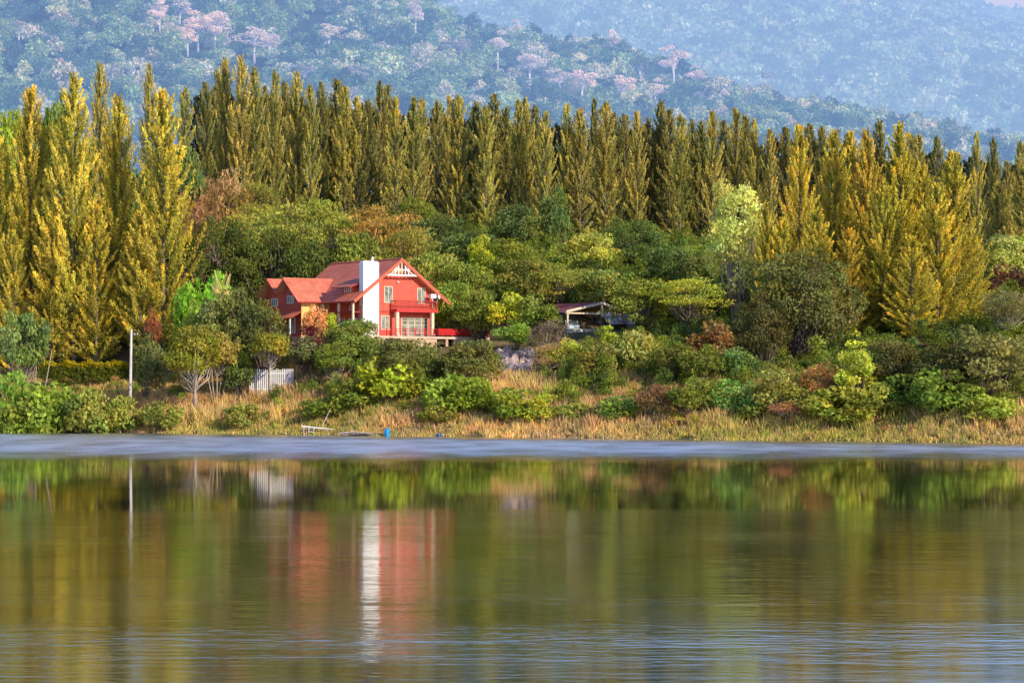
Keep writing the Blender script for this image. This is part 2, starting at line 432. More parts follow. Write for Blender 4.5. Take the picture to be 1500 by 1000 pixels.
def rosette(seed, n=70, L=1.6, W=0.09, H=0.6, heads=3, sp=0.7):
    """spiky rosettes of stiff leaves on short stems"""
    r = rs(seed); mb = MB(); vs, qs, ts = [], [], []; b = 0
    for h in range(heads):
        hz = H * r.uniform(0.3, 1.4); ox, oy = r.normal(size=2) * sp
        mb.tube([(ox * .6, oy * .6, -0.3), (ox, oy, hz)], [0.12, 0.1], 6)
        for i in range(n):
            az = r.uniform(0, 2 * PI); el = r.uniform(-0.3, 1.5); l = L * r.uniform(0.7, 1.1)
            d = np.array([math.cos(az) * math.cos(el), math.sin(az) * math.cos(el), math.sin(el)])
            s = np.array([-math.sin(az), math.cos(az), 0]) * W * 0.5
            o = np.array([ox, oy, hz]); m = o + d * l * 0.5; e = o + d * l + np.array([0, 0, -0.22 * l * math.cos(el)])
            vs += [o - s * .6, o + s * .6, m + s, m - s, e + s * .1, e - s * .1]
            qs += [(b, b + 1, b + 2, b + 3), (b + 3, b + 2, b + 4, b + 5)]; b += 6
            t = r.uniform(0.7, 1.25); ts += [(t, t, t)] * 2
    return mb.mesh('stem', BARK, True), mesh_np('spiky_leaves', np.array(vs), np.array(qs), np.array(ts), LEAF), L + H, L
def palm(seed, H=5.0, L=2.6):
    r = rs(seed); mb = MB(); mb.tube([(0, 0, -0.3), (0.1, 0, H * .5), (0, 0, H * .78)], [0.2, 0.15, 0.13], 8)
    vs, qs, ts = [], [], []; b = 0; z0 = H * .78
    for i in range(20):
        az = i * 2.4; el = r.uniform(0.15, 1.25); hd = np.array([math.cos(az), math.sin(az), 0]); sd = np.array([-math.sin(az), math.cos(az), 0])
        def P(s): return np.array([0, 0, z0]) + hd * L * s * math.cos(el) ** .6 + np.array([0, 0, 1]) * (L * math.sin(el) * s - 1.5 * s * s * (1.3 - el * .6))
        for s in np.linspace(0.12, 1, 20):
            p = P(s); l = 0.75 * math.sin(PI * min(1, s * .85 + .12)) + 0.1
            for sg in (-1, 1):
                e = p + sd * sg * l + hd * l * .5 + np.array([0, 0, -0.35 * l]); w = hd * 0.05
                vs += [p - w, p + w, e + w * .3, e - w * .3]; qs.append((b, b + 1, b + 2, b + 3)); b += 4; t = r.uniform(.75, 1.2); ts.append((t, t, t))
    return mb.mesh('palm_trunk', BARK_PALE, True), mesh_np('palm_fronds', np.array(vs), np.array(qs), np.array(ts), LEAF), H, L

TPL = {}
TPL['cas'] = [casuarina(s, nb=165) for s in (1, 2, 3, 4, 5)]
TPL['casfront'] = [casuarina(s, H=30, Rd=4.4, nb=235, low=0.04, dens=1.0, pr=(0.75, 1.0, 1.0, 0.72, 0.46, 0.24, 0.04)) for s in (21, 22, 23, 24)]
TPL['big'] = [broad(31 + s, 13, 7, base=-0.04, ncl=125, nl=120, leaf=0.36, clump=0.17, trunk_r=0.3) for s in range(2)]
TPL['mid'] = [broad(41 + s, 8, 4, base=0.05, ncl=64, nl=95, leaf=0.32, clump=0.22) for s in range(4)]
TPL['small'] = [broad(51 + s, 4.5, 2.3, base=0.1, ncl=36, nl=62, leaf=0.27, clump=0.26, trunk_r=0.1) for s in range(4)]
TPL['layer'] = [broad(61 + s, 8, 5, base=0.2, ncl=75, nl=75, leaf=0.28, wr=0.35, flat=0.42, clump=0.24, rnd_n=0.35, trunk_r=0.22) for s in range(3)]
TPL['sparse'] = [broad(71 + s, 7, 3.6, base=0.2, ncl=60, nl=50, leaf=0.42, wr=0.2, flat=0.9, clump=0.22, rnd_n=0.8, bark=BARK_PALE, trunk_r=0.14) for s in range(2)]
TPL['bush'] = [broad(81 + s, 3, 2.4, base=-0.12, ncl=34, nl=75, leaf=0.3, wr=0.6, clump=0.28, trunk_r=0.07) for s in range(4)]
TPL['tall'] = [broad(91 + s, 14, 4.5, base=0.12, ncl=85, nl=70, leaf=0.34, clump=0.2, trunk_r=0.2, bark=BARK_PALE, ntr=2, tspread=1.6) for s in range(2)]
TPL['lolli'] = [broad(101 + s, 7.5, 3.2, base=0.26, ncl=60, nl=85, leaf=0.26, clump=0.22, trunk_r=0.18, bark=BARK_PALE) for s in range(2)]
TPL['standard'] = [broad(105, 8, 2.6, base=0.5, ncl=60, nl=80, leaf=0.26, clump=0.22, trunk_r=0.13, bark=BARK_PALE)]
TPL['mango'] = [broad(111, 7, 3.8, base=0.16, ncl=44, nl=38, leaf=0.75, wr=0.3, clump=0.26, droop=1.2, trunk_r=0.2)]
TPL['cone'] = [broad(121 + s, 6, 1.8, base=0.02, ncl=46, nl=60, leaf=0.26, clump=0.24, cone=0.75, trunk_r=0.1) for s in range(2)]
TPL['spiky'] = [rosette(131), rosette(132, heads=5, sp=1.0)]
TPL['palm'] = [palm(141)]
TPL['shrubstem'] = [broad(151, 6, 3.4, base=0.4, ncl=50, nl=80, leaf=0.3, clump=0.22, bark=BARK_PALE, ntr=5, tspread=0.9, trunk_r=0.07)]

def plant(kind, px, ytop, Y, wpx, col, label, cat='tree', name='broadleaf_tree', group=None, var=None, dy=0.0):
    fixed = Y < 0; Y = abs(Y)
    v = var if var is not None else rnd.randrange(len(TPL[kind]))
    tm, cm, H, Rd = TPL[kind][v % len(TPL[kind])]
    if kind not in ('cas', 'casfront', 'palm') and not fixed and not (630 < px < 765 and ytop < 450):
        asp = 0.85 * H / (2 * Rd)
        while Y > 236 and Z(ytop, Y) - G(X(px, Y), Y) < asp * wpx * Y / F and Y - float(shore(X(px, Y))) > (3.0 if px < 190 else 6.5): Y -= 0.75
    x = X(px, Y); z = G(x, Y) + dy
    h = Z(ytop, Y) - z
    if h < 0.6: h = 0.6
    w = wpx / 2 * Y / F
    t = thing(name, label, cat, (x, Y, z - 0.05), rnd.uniform(0, 2 * PI), group, (w / Rd, w / Rd, h / H))
    q_ = 1.0 if kind in ('cas', 'casfront') else (2.1 if kind == 'bush' else 2.5)
    if q_ > 1:
        g_ = max(0, min(1, (col[1] / col[0] - 1.02) * 4)); col = (col[0] * (1 + .25 * g_) + 0.008 * g_, col[1] * (1.02 if g_ < .2 else 1.07), col[2] * 0.9)
        if g_ == 0: col = tuple(q * .8 for q in col)
    k_ = rnd.uniform(0.9, 1.12) * q_; j = [k_ * rnd.uniform(0.96, 1.04) for _ in range(3)]
    c = tuple(min(0.8, a * b) for a, b in zip(col, j))
    if tm: obj('trunk' if kind not in ('bush', 'spiky') else 'stem', tm, t)
    obj('crown' if kind not in ('palm', 'spiky', 'bush') else ('frond' if kind == 'palm' else 'foliage'), cm, t, color=c)
    return t
ORD = 'first second third fourth fifth sixth seventh eighth ninth tenth eleventh twelfth thirteenth fourteenth fifteenth sixteenth seventeenth eighteenth nineteenth twentieth'.split()
def ordn(i):
    if i < 20: return ORD[i]
    t, u = divmod(i + 1, 10); T = {2: 'twent', 3: 'thirt', 4: 'fort', 5: 'fift', 6: 'sixt', 7: 'sevent'}[t]
    return T + ('ieth' if u == 0 else 'y-' + ORD[u - 1])

# casuarinas of the long back row, by their tops
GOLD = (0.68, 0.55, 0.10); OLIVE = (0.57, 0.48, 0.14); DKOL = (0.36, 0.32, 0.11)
BACK = [(147, 82, 0), (217, 85, 0), (270, 122, 0), (300, 112, 1), (318, 98, 1), (330, 76, 0), (352, 74, 0), (373, 92, 0), (388, 118, 1), (402, 95, 0), (416, 112, 1), (433, 98, 0), (455, 118, 0), (470, 112, 1), (494, 110, 1), (506, 118, 0), (524, 136, 0), (540, 142, 1), (557, 110, 1), (568, 118, 1), (580, 134, 0), (605, 136, 0), (617, 138, 0), (640, 140, 1), (658, 134, 0), (671, 132, 0), (699, 143, 1), (712, 150, 0), (724, 130, 1), (743, 150, 1), (759, 138, 0), (771, 137, 0), (784, 150, 1), (800, 155, 0), (831, 146, 0), (850, 152, 0), (870, 138, 1), (886, 144, 0), (900, 158, 1), (915, 162, 1), (933, 156, 0), (950, 168, 1), (967, 142, 1), (981, 152, 1), (996, 162, 0), (1014, 168, 1), (1029, 172, 1), (1044, 157, 0), (1060, 168, 1), (1077, 152, 0), (1092, 162, 1), (1106, 168, 0), (1128, 184, 0), (1150, 178, 1), (1186, 175, 1), (1204, 178, 1), (1240, 190, 1), (1288, 170, 1), (1334, 188, 1), (1347, 190, 0), (1372, 192, 1), (1431, 187, 0), (1456, 196, 1), (1474, 228, 1), (1494, 200, 0)]
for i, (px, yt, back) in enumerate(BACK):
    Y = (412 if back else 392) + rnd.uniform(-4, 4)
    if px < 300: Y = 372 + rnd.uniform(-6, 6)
    col = DKOL if back else OLIVE  # set-back trees get leaves darkened for the shade of the gaps
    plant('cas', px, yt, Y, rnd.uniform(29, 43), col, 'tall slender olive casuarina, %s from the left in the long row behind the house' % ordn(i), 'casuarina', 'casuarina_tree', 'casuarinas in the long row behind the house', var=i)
# ranks between and behind them, shade of the gaps painted into their leaf colour
k = 0
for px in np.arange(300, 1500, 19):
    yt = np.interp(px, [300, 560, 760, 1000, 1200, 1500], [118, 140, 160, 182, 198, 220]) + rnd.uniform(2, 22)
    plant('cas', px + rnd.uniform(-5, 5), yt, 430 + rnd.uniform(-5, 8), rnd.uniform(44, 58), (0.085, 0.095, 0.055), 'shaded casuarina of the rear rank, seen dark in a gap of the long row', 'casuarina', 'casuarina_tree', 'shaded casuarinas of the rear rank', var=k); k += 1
# left foreground stand
for px, yt, Y, w, lab in [(0, 190, 338, 80, 'golden casuarina cut by the left frame edge'), (46, 116, 336, 92, 'tall golden casuarina, leftmost whole one of the left stand'), (108, 98, 332, 98, 'tallest bright golden casuarina of the left stand'), (172, 130, 337, 86, 'thin topped golden casuarina between the two brightest of the left stand'), (238, 120, 329, 100, 'bright golden casuarina at the right end of the left stand, widest skirt'),
                          (75, 300, 331, 74, 'short golden casuarina filling the left stand in front'), (140, 290, 330, 74, 'short golden casuarina above the middle of the yellow hedge'), (205, 300, 328, 74, 'short golden casuarina above the pale pole'), (18, 330, 331, 70, 'short orange tinged casuarina low at the left frame edge')]:
    plant('casfront', px, yt, Y, w, GOLD, lab, 'casuarina', 'casuarina_tree', 'golden casuarinas of the left stand')
# right foreground stand
for px, yt, Y, w, lab in [(1122, 290, 299, 44, 'thin pale golden casuarina leaning into the light green tree'), (1171, 174, 302, 66, 'golden casuarina at the left of the right stand, tall narrow top'), (1147, 312, 298, 62, 'short golden casuarina at the left foot of the right stand'), (1221, 180, 305, 66, 'golden casuarina above the big dark tree, blunt top'), (1246, 184, 308, 62, 'golden casuarina second above the big dark tree'), (1269, 182, 300, 72, 'golden casuarina near the middle of the right stand'), (1318, 172, 302, 78, 'tallest golden casuarina of the right stand'), (1294, 265, 294, 74, 'shorter golden casuarina in front of the tallest of the right stand'), (1350, 235, 303, 76, 'golden casuarina just right of the tallest of the right stand'), (1396, 214, 292, 88, 'brightest yellow casuarina at the right of the right stand'), (1372, 262, 290, 80, 'yellow casuarina in front and left of the brightest'), (1422, 330, 294, 66, 'low golden casuarina skirt at the right edge of the right stand'), (1195, 300, 296, 70, 'golden casuarina behind the crown of the big dark tree'), (1245, 330, 292, 70, 'golden casuarina at the right shoulder of the big dark tree'), (1335, 340, 287, 76, 'lower golden casuarina low in the middle of the right stand')]:
    plant('casfront', px, yt, Y, w, GOLD, lab, 'casuarina', 'casuarina_tree', 'golden casuarinas of the right stand')
for px, yt, Y, w, lab in [(1462, 260, 340, 60, 'olive casuarina behind the pale shrubs at the right edge'), (1500, 240, 335, 66, 'olive casuarina cut by the right frame edge')]:
    plant('casfront', px, yt, Y, w, OLIVE, lab, 'casuarina', 'casuarina_tree')

# ---- broadleaf trees and shrubs, placed one by one
DG = (0.045, 0.075, 0.022); MG = (0.085, 0.125, 0.028); BG = (0.13, 0.20, 0.03); YG = (0.22, 0.25, 0.03); OG = (0.16, 0.15, 0.04)
TG = (0.06, 0.105, 0.04); BR = (0.26, 0.15, 0.07); GR = (0.13, 0.12, 0.06); PG = (0.20, 0.25, 0.09); OR = (0.30, 0.14, 0.05); TAN = (0.36, 0.27, 0.11)
T = [
 # kind, px, ytop, Y, width, colour, label
 ('mid', 14, 165, 385, 70, BG, 'bright green tree top behind the leftmost casuarinas'),
 ('mid', 78, 152, 388, 66, MG, 'green tree top between the two leftmost tall casuarinas'),
 ('mid', 150, 190, 380, 80, BG, 'green tree behind the third casuarina of the left stand'),
 ('mid', 40, 230, 372, 90, DG, 'dark green tree deep behind the left stand'),
 ('mid', 200, 250, 366, 90, DG, 'dark tree behind the right half of the left stand'),
 ('mid', 268, 216, 372, 76, TG, 'blue green tree left of the long row and above the brown bare tree'),
 ('mid', 285, 250, 368, 60, TG, 'small blue green tree under the first dark casuarinas'),
 ('sparse', 318, 248, 362, 84, BR, 'pale brown half bare tree above the left woods'),
 ('sparse', 278, 285, 350, 84, (0.2, 0.12, 0.07), 'brown leafless looking tree beside the right edge of the left stand'),
 ('layer', 372, 268, 364, 90, OG, 'olive spreading tree below the first back row casuarinas'),
 ('layer', 400, 298, 345, 150, (0.17, 0.18, 0.04), 'wide olive green spreading tree above the left of the house roof'),
 ('layer', 475, 292, 350, 130, (0.16, 0.17, 0.035), 'olive green spreading tree above the house roof ridge'),
 ('big', 330, 322, 338, 130, DG, 'dark green dense tree right of the left stand'),
 ('big', 410, 335, 336, 150, DG, 'dark green dense tree directly behind the left gables'),
 ('layer', 555, 300, 345, 130, (0.28, 0.17, 0.05), 'orange brown spreading tree above the chimney'),
 ('layer', 600, 335, 340, 90, OG, 'olive brown flat topped tree right of the orange brown one'),
 ('mid', 520, 342, 333, 90, MG, 'green tree crown just behind the main roof ridge'),
 ('mid', 470, 352, 332, 80, DG, 'dark tree crown behind the middle of the roof'),
 ('mid', 640, 315, 372, 80, TG, 'blue green tree under the back row, right of the orange brown tree'),
 ('mid', 610, 290, 380, 60, MG, 'small green tree top at the foot of the back row above the house'),
 ('mid', 690, 338, 360, 90, TG, 'blue green tree below the middle of the back row'),
 ('small', 706, 343, 350, 44, YG, 'small yellow green tree lit against the dark woods'),
 ('mid', 752, 300, 376, 70, TG, 'dark blue green climber covered tree in a gap of the back row'),
 ('mid', 815, 275, 378, 46, TG, 'narrow green tree against the trunks of the back row'),
 ('mid', 745, 350, 350, 80, MG, 'green tree below the dark gap in the middle of the slope'),
 ('mid', 640, 370, 335, 90, (0.13, 0.15, 0.04), 'olive tree behind the right slope of the house roof'),
 ('mid', 690, 385, 330, 80, MG, 'green round tree right of the main gable'),
 ('mid', 660, 412, 322, 70, (0.10, 0.17, 0.03), 'fresh green tree touching the right eave of the house'),
 ('mid', 705, 425, 318, 76, MG, 'green tree right of the house above the red railing'),
 ('small', 742, 428, 314, 56, YG, 'yellow green small tree above the end of the terrace'),
 ('mid', 770, 380, 335, 90, (0.11, 0.13, 0.035), 'olive green tree on the slope left of the carport roof'),
 ('small', 790, 430, 318, 60, MG, 'green small tree at the left end of the carport'),
 ('layer', 820, 385, 338, 100, (0.15, 0.17, 0.04), 'light olive spreading tree above the carport roof'),
 ('mid', 866, 336, 352, 84, (0.22, 0.24, 0.06), 'pale yellow green leafy tree below the back row'),
 ('big', 930, 322, 355, 120, (0.05, 0.10, 0.035), 'broad dark green tree right of the pale yellow green one'),
 ('mid', 880, 395, 336, 90, (0.14, 0.16, 0.045), 'olive tree above the right end of the carport roof'),
 ('mid', 940, 400, 334, 100, MG, 'green tree above the rusty lean-to'),
 ('mid', 985, 360, 345, 80, TG, 'blue green tree under the right part of the back row'),
 ('mid', 1030, 370, 340, 80, DG, 'dark green tree left of the tall light green tree'),
 ('tall', 1078, 268, 304, 96, (0.26, 0.33, 0.11), 'tall light green tree with pale trunks beside the right stand'),
 ('small', 1062, 322, 316, 60, (0.24, 0.30, 0.06), 'bright green lower bough tree at the left of the tall light green one'),
 ('layer', 1010, 408, 322, 110, (0.15, 0.19, 0.035), 'yellow green tiered tree right of the lean-to'),
 ('layer', 990, 452, -312, 74, (0.10, 0.14, 0.03), 'green tiered tree low beside the lean-to'),
 ('sparse', 958, 457, -318, 50, (0.18, 0.14, 0.08), 'greyish half bare shrub right of the rusty lean-to'),
 ('small', 1042, 470, 306, 72, (0.16, 0.09, 0.04), 'orange brown round tree left of the big dark tree'),
 ('big', 1168, 366, 286, 170, (0.075, 0.085, 0.032), 'huge dark grey green tree in front of the right stand'),
 ('big', 1120, 430, 283, 100, (0.05, 0.065, 0.028), 'dark lower left bough tree of the huge dark tree'),
 ('cone', 1256, 488, 268, 56, (0.19, 0.205, 0.04), 'upright yellow green young tree right of the huge dark tree'),
 ('mid', 1470, 345, 330, 90, (0.26, 0.26, 0.08), 'pale yellow green shrubs tree at the right frame edge below the casuarinas'),
 ('small', 1482, 388, 318, 90, (0.085, 0.045, 0.032), 'dark red brown tree at the right frame edge'),
 ('sparse', 1478, 420, 308, 90, GR, 'grey branched tree below the red brown one'),
 ('mid', 1440, 478, 276, 130, (0.13, 0.13, 0.05), 'grey olive tree right of the right stand near the water'),
 ('mid', 1500, 490, 272, 90, (0.12, 0.13, 0.05), 'grey olive tree cut by the right frame edge'),
 ('mid', 1320, 500, 276, 90, (0.09, 0.08, 0.03), 'dark undergrowth tree at the foot of the right stand'),
 ('mid', 1385, 505, 275, 90, (0.08, 0.08, 0.03), 'second dark undergrowth tree at the foot of the right stand'),
 ('bush', 1375, 540, 262, 110, (0.09, 0.17, 0.035), 'vivid green bush over the water at the right'),
 ('bush', 1325, 548, 264, 80, (0.10, 0.165, 0.04), 'vivid green bush left of the other vivid green one'),
 ('bush', 1462, 578, 256, 90, (0.15, 0.20, 0.04), 'green bush low at the right above the rusty grass'),
 ('sparse', 1200, 532, 266, 66, OR, 'orange twiggy shrub under the huge dark tree'),
 ('small', 1138, 540, 270, 76, OG, 'olive low tree under the left of the huge dark tree'),
 ('bush', 1232, 566, 262, 110, (0.17, 0.19, 0.035), 'yellow green bush below the upright young tree'),
 ('bush', 1248, 592, 257, 62, (0.2, 0.25, 0.04), 'small yellow green bush low on the right bank'),
 ('small', 1080, 508, 282, 60, (0.08, 0.14, 0.045), 'sea green tree left below the huge dark tree'),
 ('bush', 1072, 556, 272, 90, (0.09, 0.19, 0.05), 'fresh green bush on the bank left of the orange grass'),
 ('mid', 1030, 505, 288, 70, MG, 'green round tree right of the mango like tree'),
 ('mid', 990, 500, 290, 70, (0.09, 0.10, 0.025), 'dark olive tree beside the big leaved tree'),
 ('mango', 932, 483, 292, 80, (0.20, 0.21, 0.06), 'big leaved drooping tree with a trunk below the lean-to'),
 ('small', 1010, 552, 280, 60, MG, 'green bushy tree low on the bank right of the brown shrub'),
 ('small', 962, 562, 272, 58, (0.17, 0.10, 0.05), 'brown withered shrub beside the tan climber mound'),
 ('spiky', 833, 530, 286, 56, (0.16, 0.23, 0.05), 'light spiky leaved rosette plant left of the darker one'),
 ('spiky', 866, 538, 285, 56, (0.05, 0.10, 0.035), 'dark spiky leaved rosette plant below the carport'),
 ('spiky', 828, 560, 281, 50, (0.20, 0.26, 0.05), 'yellow green spiky plant lowest of the three'),
 ('cone', 892, 470, 304, 36, (0.13, 0.19, 0.03), 'small pointed green conifer below the lean-to'),
 ('small', 870, 499, 298, 60, OG, 'olive small tree below the carport wall'),
 ('sparse', 868, 450, -331, 60, (0.30, 0.2, 0.12), 'pale twiggy shrub seen through the open carport'),
 ('small', 835, 495, 302, 56, (0.16, 0.20, 0.04), 'light green small tree under the carport wall'),
 ('sparse', 800, 468, 305, 60, (0.16, 0.12, 0.09), 'grey leafless shrub left of the carport wall'),
 ('small', 905, 500, 296, 56, (0.13, 0.14, 0.04), 'olive green small tree between the conifer and the big leaved tree'),
 ('sparse', 806, 502, 294, 48, (0.28, 0.19, 0.08), 'tan twiggy tree right of the rock pile'),
 ('small', 758, 470, 306, 56, (0.08, 0.15, 0.03), 'green round tree above the rock pile'),
 ('mid', 690, 498, 302, 90, (0.07, 0.09, 0.03), 'dark grey green tree below the terrace railing'),
 ('small', 640, 502, 303, 60, (0.08, 0.11, 0.03), 'dark green tree under the terrace wall'),
 ('mid', 583, 496, 303, 96, (0.06, 0.085, 0.03), 'dark green tree directly below the chimney'),
 ('mid', 512, 468, 303, 90, (0.075, 0.12, 0.03), 'tall green tree below the porch of the house'),
 ('cone', 485, 458, 305, 26, (0.12, 0.18, 0.03), 'thin pointed tree in front of the yellow wall'),
 ('lolli', 490, 500, 299, 64, (0.11, 0.16, 0.035), 'green tree with two pale trunks right of the white fence'),
 ('small', 444, 492, 305, 56, (0.09, 0.10, 0.045), 'grey green dark shrub right of the white fence'),
 ('small', 458, 530, -303, 52, (0.06, 0.055, 0.04), 'dark purplish shrub behind the right end of the fence'),
 ('bush', 565, 522, 291, 110, (0.20, 0.24, 0.03), 'big bright yellow green bush below the chimney'),
 ('bush', 600, 530, 290, 80, (0.17, 0.19, 0.03), 'yellow green bush right of the big bright one'),
 ('bush', 530, 552, 288, 80, (0.10, 0.15, 0.03), 'green bush left under the bright yellow green bush'),
 ('bush', 655, 548, 287, 84, (0.11, 0.18, 0.03), 'fresh green bush below the dark terrace trees'),
 ('bush', 700, 552, 285, 70, (0.12, 0.19, 0.03), 'fresh green bush left of the rock pile'),
 ('bush', 755, 568, 281, 90, (0.13, 0.20, 0.03), 'green bush at the foot of the rock pile'),
 ('bush', 800, 576, 279, 70, (0.17, 0.22, 0.04), 'yellow green bush right of the foot of the rock pile'),
 ('bush', 905, 580, 276, 66, (0.08, 0.16, 0.04), 'green bush left of the brown withered shrub'),
 ('bush', 480, 582, 291, 90, (0.10, 0.15, 0.03), 'low green bush on the bank right of the fence'),
 ('bush', 640, 590, 279, 60, (0.11, 0.14, 0.03), 'low green bush near the water below the terrace'),
 ('standard', 395, 488, -299, 54, (0.20, 0.18, 0.03), 'olive gold tree standing in front of the white fence'),
 ('cone', 350, 496, 302, 38, (0.10, 0.16, 0.03), 'small pointed green tree between the olive trees and the fence'),
 ('small', 352, 520, 301, 46, (0.05, 0.08, 0.03), 'dark shrub at the foot of the pointed tree'),
 ('lolli', 285, 478, 297, 82, (0.19, 0.18, 0.03), 'round olive tree with a white trunk on the bank'),
 ('shrubstem', 318, 487, 300, 70, (0.19, 0.155, 0.045), 'brownish olive tree with slim forked trunks beside the round olive tree'),
 ('small', 216, 490, 304, 56, (0.07, 0.10, 0.04), 'dark green round tree right of the pale pole'),
 ('mid', 336, 424, 309, 90, (0.06, 0.09, 0.035), 'dark feathery tree left of the house'),
 ('mid', 385, 440, 307, 70, (0.07, 0.09, 0.035), 'dark green tree hiding the foot of the left gable'),
 ('small', 316, 396, 318, 44, (0.10, 0.24, 0.03), 'bright green rounded tree above the palm'),
 ('small', 282, 410, 318, 60, (0.11, 0.24, 0.03), 'bright green low tree left of the palm'),
 ('small', 290, 440, 314, 60, (0.13, 0.20, 0.035), 'green tree below the palm beside the left stand'),
 ('mid', 300, 460, 310, 80, (0.12, 0.14, 0.04), 'olive tree behind the round olive trees'),
 ('shrubstem', 35, 458, 303, 90, (0.075, 0.13, 0.045), 'green tree on many bare pale stems at the left edge'),
 ('bush', 20, 545, 297, 84, (0.10, 0.20, 0.04), 'green bush at the left frame edge above the water'),
 ('bush', 75, 560, 295, 96, (0.11, 0.18, 0.035), 'green bush second from the left frame edge on the bank'),
 ('bush', 125, 572, 293, 80, (0.13, 0.16, 0.04), 'olive green bush on the left bank below the hedge'),
 ('bush', 45, 585, 294, 90, (0.10, 0.16, 0.03), 'green bush low at the water, left corner'),
 ('bush', 175, 580, 295, 60, (0.14, 0.17, 0.04), 'pale green bush below the pale pole'),
 ('small', 222, 450, 315, 26, (0.20, 0.07, 0.035), 'small red orange shrub hanging under the left stand'),
 ('small', 462, 448, 305, 44, (0.36, 0.19, 0.09), 'peach flowering tree in front of the yellow wall'),
 ('bush', 452, 478, 304, 44, (0.20, 0.035, 0.07), 'magenta flowering bush below the peach flowering tree'),
 ('sparse', 1160, 585, 262, 80, (0.30, 0.17, 0.10), 'pinkish dry shrub on the right bank'),
 ('bush', 232, 588, 293, 70, (0.15, 0.16, 0.04), 'olive shrub on the bank between the pole and the white trunk'),
 ('bush', 105, 598, 297, 70, (0.12, 0.18, 0.035), 'green shrub at the water below the left end of the hedge'),
 ('bush', 160, 604, 297, 60, (0.16, 0.17, 0.05), 'yellowish shrub at the water below the middle of the hedge'),
 ('bush', 355, 590, 290, 60, (0.20, 0.19, 0.05), 'straw green shrub on the bank below the fence'),
 ('bush', 845, 590, 275, 60, (0.15, 0.17, 0.04), 'olive green shrub below the yellow green spiky plant'),
 ('bush', 1110, 575, 268, 70, (0.12, 0.17, 0.04), 'green shrub on the bank under the left of the huge dark tree'),
 ('bush', 1290, 560, 263, 70, (0.17, 0.20, 0.04), 'yellowish green shrub beside the vivid green bushes'),
 ('bush', 1420, 560, 262, 70, (0.11, 0.18, 0.04), 'green shrub between the vivid bush and the right frame edge'),
 ('bush', 975, 588, 270, 40, TAN, 'tan climber mound, upper one'),
 ('bush', 1000, 612, 267, 60, (0.38, 0.33, 0.10), 'low pale tan mound at the water edge'),
]
NM = {'bush': ('shrub', 'shrub'), 'small': ('small_tree', 'tree'), 'spiky': ('spiky_plant', 'plant'), 'cone': ('conical_tree', 'tree'), 'sparse': ('twiggy_tree', 'tree'), 'shrubstem': ('small_tree', 'tree'), 'mango': ('broadleaf_tree', 'tree')}
for kind, px, yt, Y, w, col, lab in T:
    nm, ct = NM.get(kind, ('broadleaf_tree', 'tree'))
    plant(kind, px, yt, Y, w, col, lab, ct, nm)
plant('palm', 325, 408, 311, 40, (0.42, 0.36, 0.16), 'pale fronded palm left of the house above the dark tree', 'palm', 'palm_tree')

# ---- trunkless stuff: undergrowth, hill wood
def scatter_wood(name, pts, tpls, cols, mat, sc=(0.8, 1.2), seed=5):
    r = rs(seed); Vs, Qs, Ts = [], [], []; b = 0
    for (x, y, z, s) in pts:
        A = tpls[r.randint(len(tpls))]; a = r.uniform(0, 2 * PI); ca, sa = math.cos(a), math.sin(a)
        M = np.array([[ca, -sa, 0], [sa, ca, 0], [0, 0, 1.0]]).T * s
        M2 = M.copy(); M2[:, 2] *= r.uniform(*sc)
        V = A[0] @ M2 + np.array([x, y, z]); Vs.append(V); Qs.append(A[1] + b); b += len(V)
        c = np.array(cols[r.randint(len(cols))]) * r.uniform(0.75, 1.2)
        c = c * (1.9 if mat is not LEAF else np.array([2.7 if c[1] > 1.1 * c[0] else 2.0, 2.25, 1.7]))
        Ts.append(A[2] * c[None])
    o = obj(name, mesh_np(name, np.vstack(Vs), np.vstack(Qs), np.vstack(Ts), mat))
    o['kind'] = 'stuff'; return o
def low_tpl(seed, H, Rd, **kw):
    mb, A = broad_geo(seed, H, Rd, branch=False, **kw)
    V, Q = leaf_quads(A[0], A[1], A[2], A[3], A[4]); return V, Q, A[5]
def in_house(x, y):
    dx = x - HOUSE[0]; dy = y - HOUSE[1]; u = dx * HC + dy * HS; v = -dx * HS + dy * HC
    return (-8.5 < u < 20 and -3.5 < v < 19) or (1 < x < 19 and 313 < y < 330)
ut = [low_tpl(200 + i, [3.4, 5.2, 2.6, 4.4, 6.0, 3.0, 4.0, 5.0][i], [2.6, 2.0, 3.0, 2.4, 2.2, 2.4, 3.2, 1.5][i], base=0.0, ncl=26, nl=24, leaf=[.34, .3, .42, .3, .34, .5, .3, .28][i], wr=[.55, .4, .5, .6, .45, .3, .5, .35][i], clump=0.27, hollow=.3, cone=[0, .5, 0, .2, .3, 0, 0, .7][i]) for i in range(8)]
pts = []
r = rs(9)
for k in range(5200):
    y = r.uniform(245, 440); x = r.uniform(-0.24, 0.24) * y; s = y - shore(x)
    if in_house(x, y): continue
    pxx = 750 + F * x / y
    dry = 1090 < pxx < 1215 or 1290 < pxx < 1350 or pxx > 1425
    if s < (10 if dry else 7.0 + 2.0 * math.sin(x * .7) + (3 if r.uniform() < .5 else 0)): continue
    if (722 < pxx < 800 and s < 36) or (800 < pxx < 925 and 300 < y < 331): continue
    u_ = (x - HOUSE[0]) * HC + (y - HOUSE[1]) * HS; v_ = -(x - HOUSE[0]) * HS + (y - HOUSE[1]) * HC
    if -4 < u_ < 22 and -14 < v_ < 0: continue
    if False and (x - HOUSE[0]) * HC + (y - HOUSE[1]) * HS < 20 and -18 < x < -2 and y < 312 and s > 24: continue
    if x < -29 and s < 30: continue
    pts.append((x, y, G(x, y) - 0.3, r.uniform(0.6, 1.2) * (0.55 if s < 9 else 0.7 if s < 30 else (0.75 if s < 50 else 0.95))))
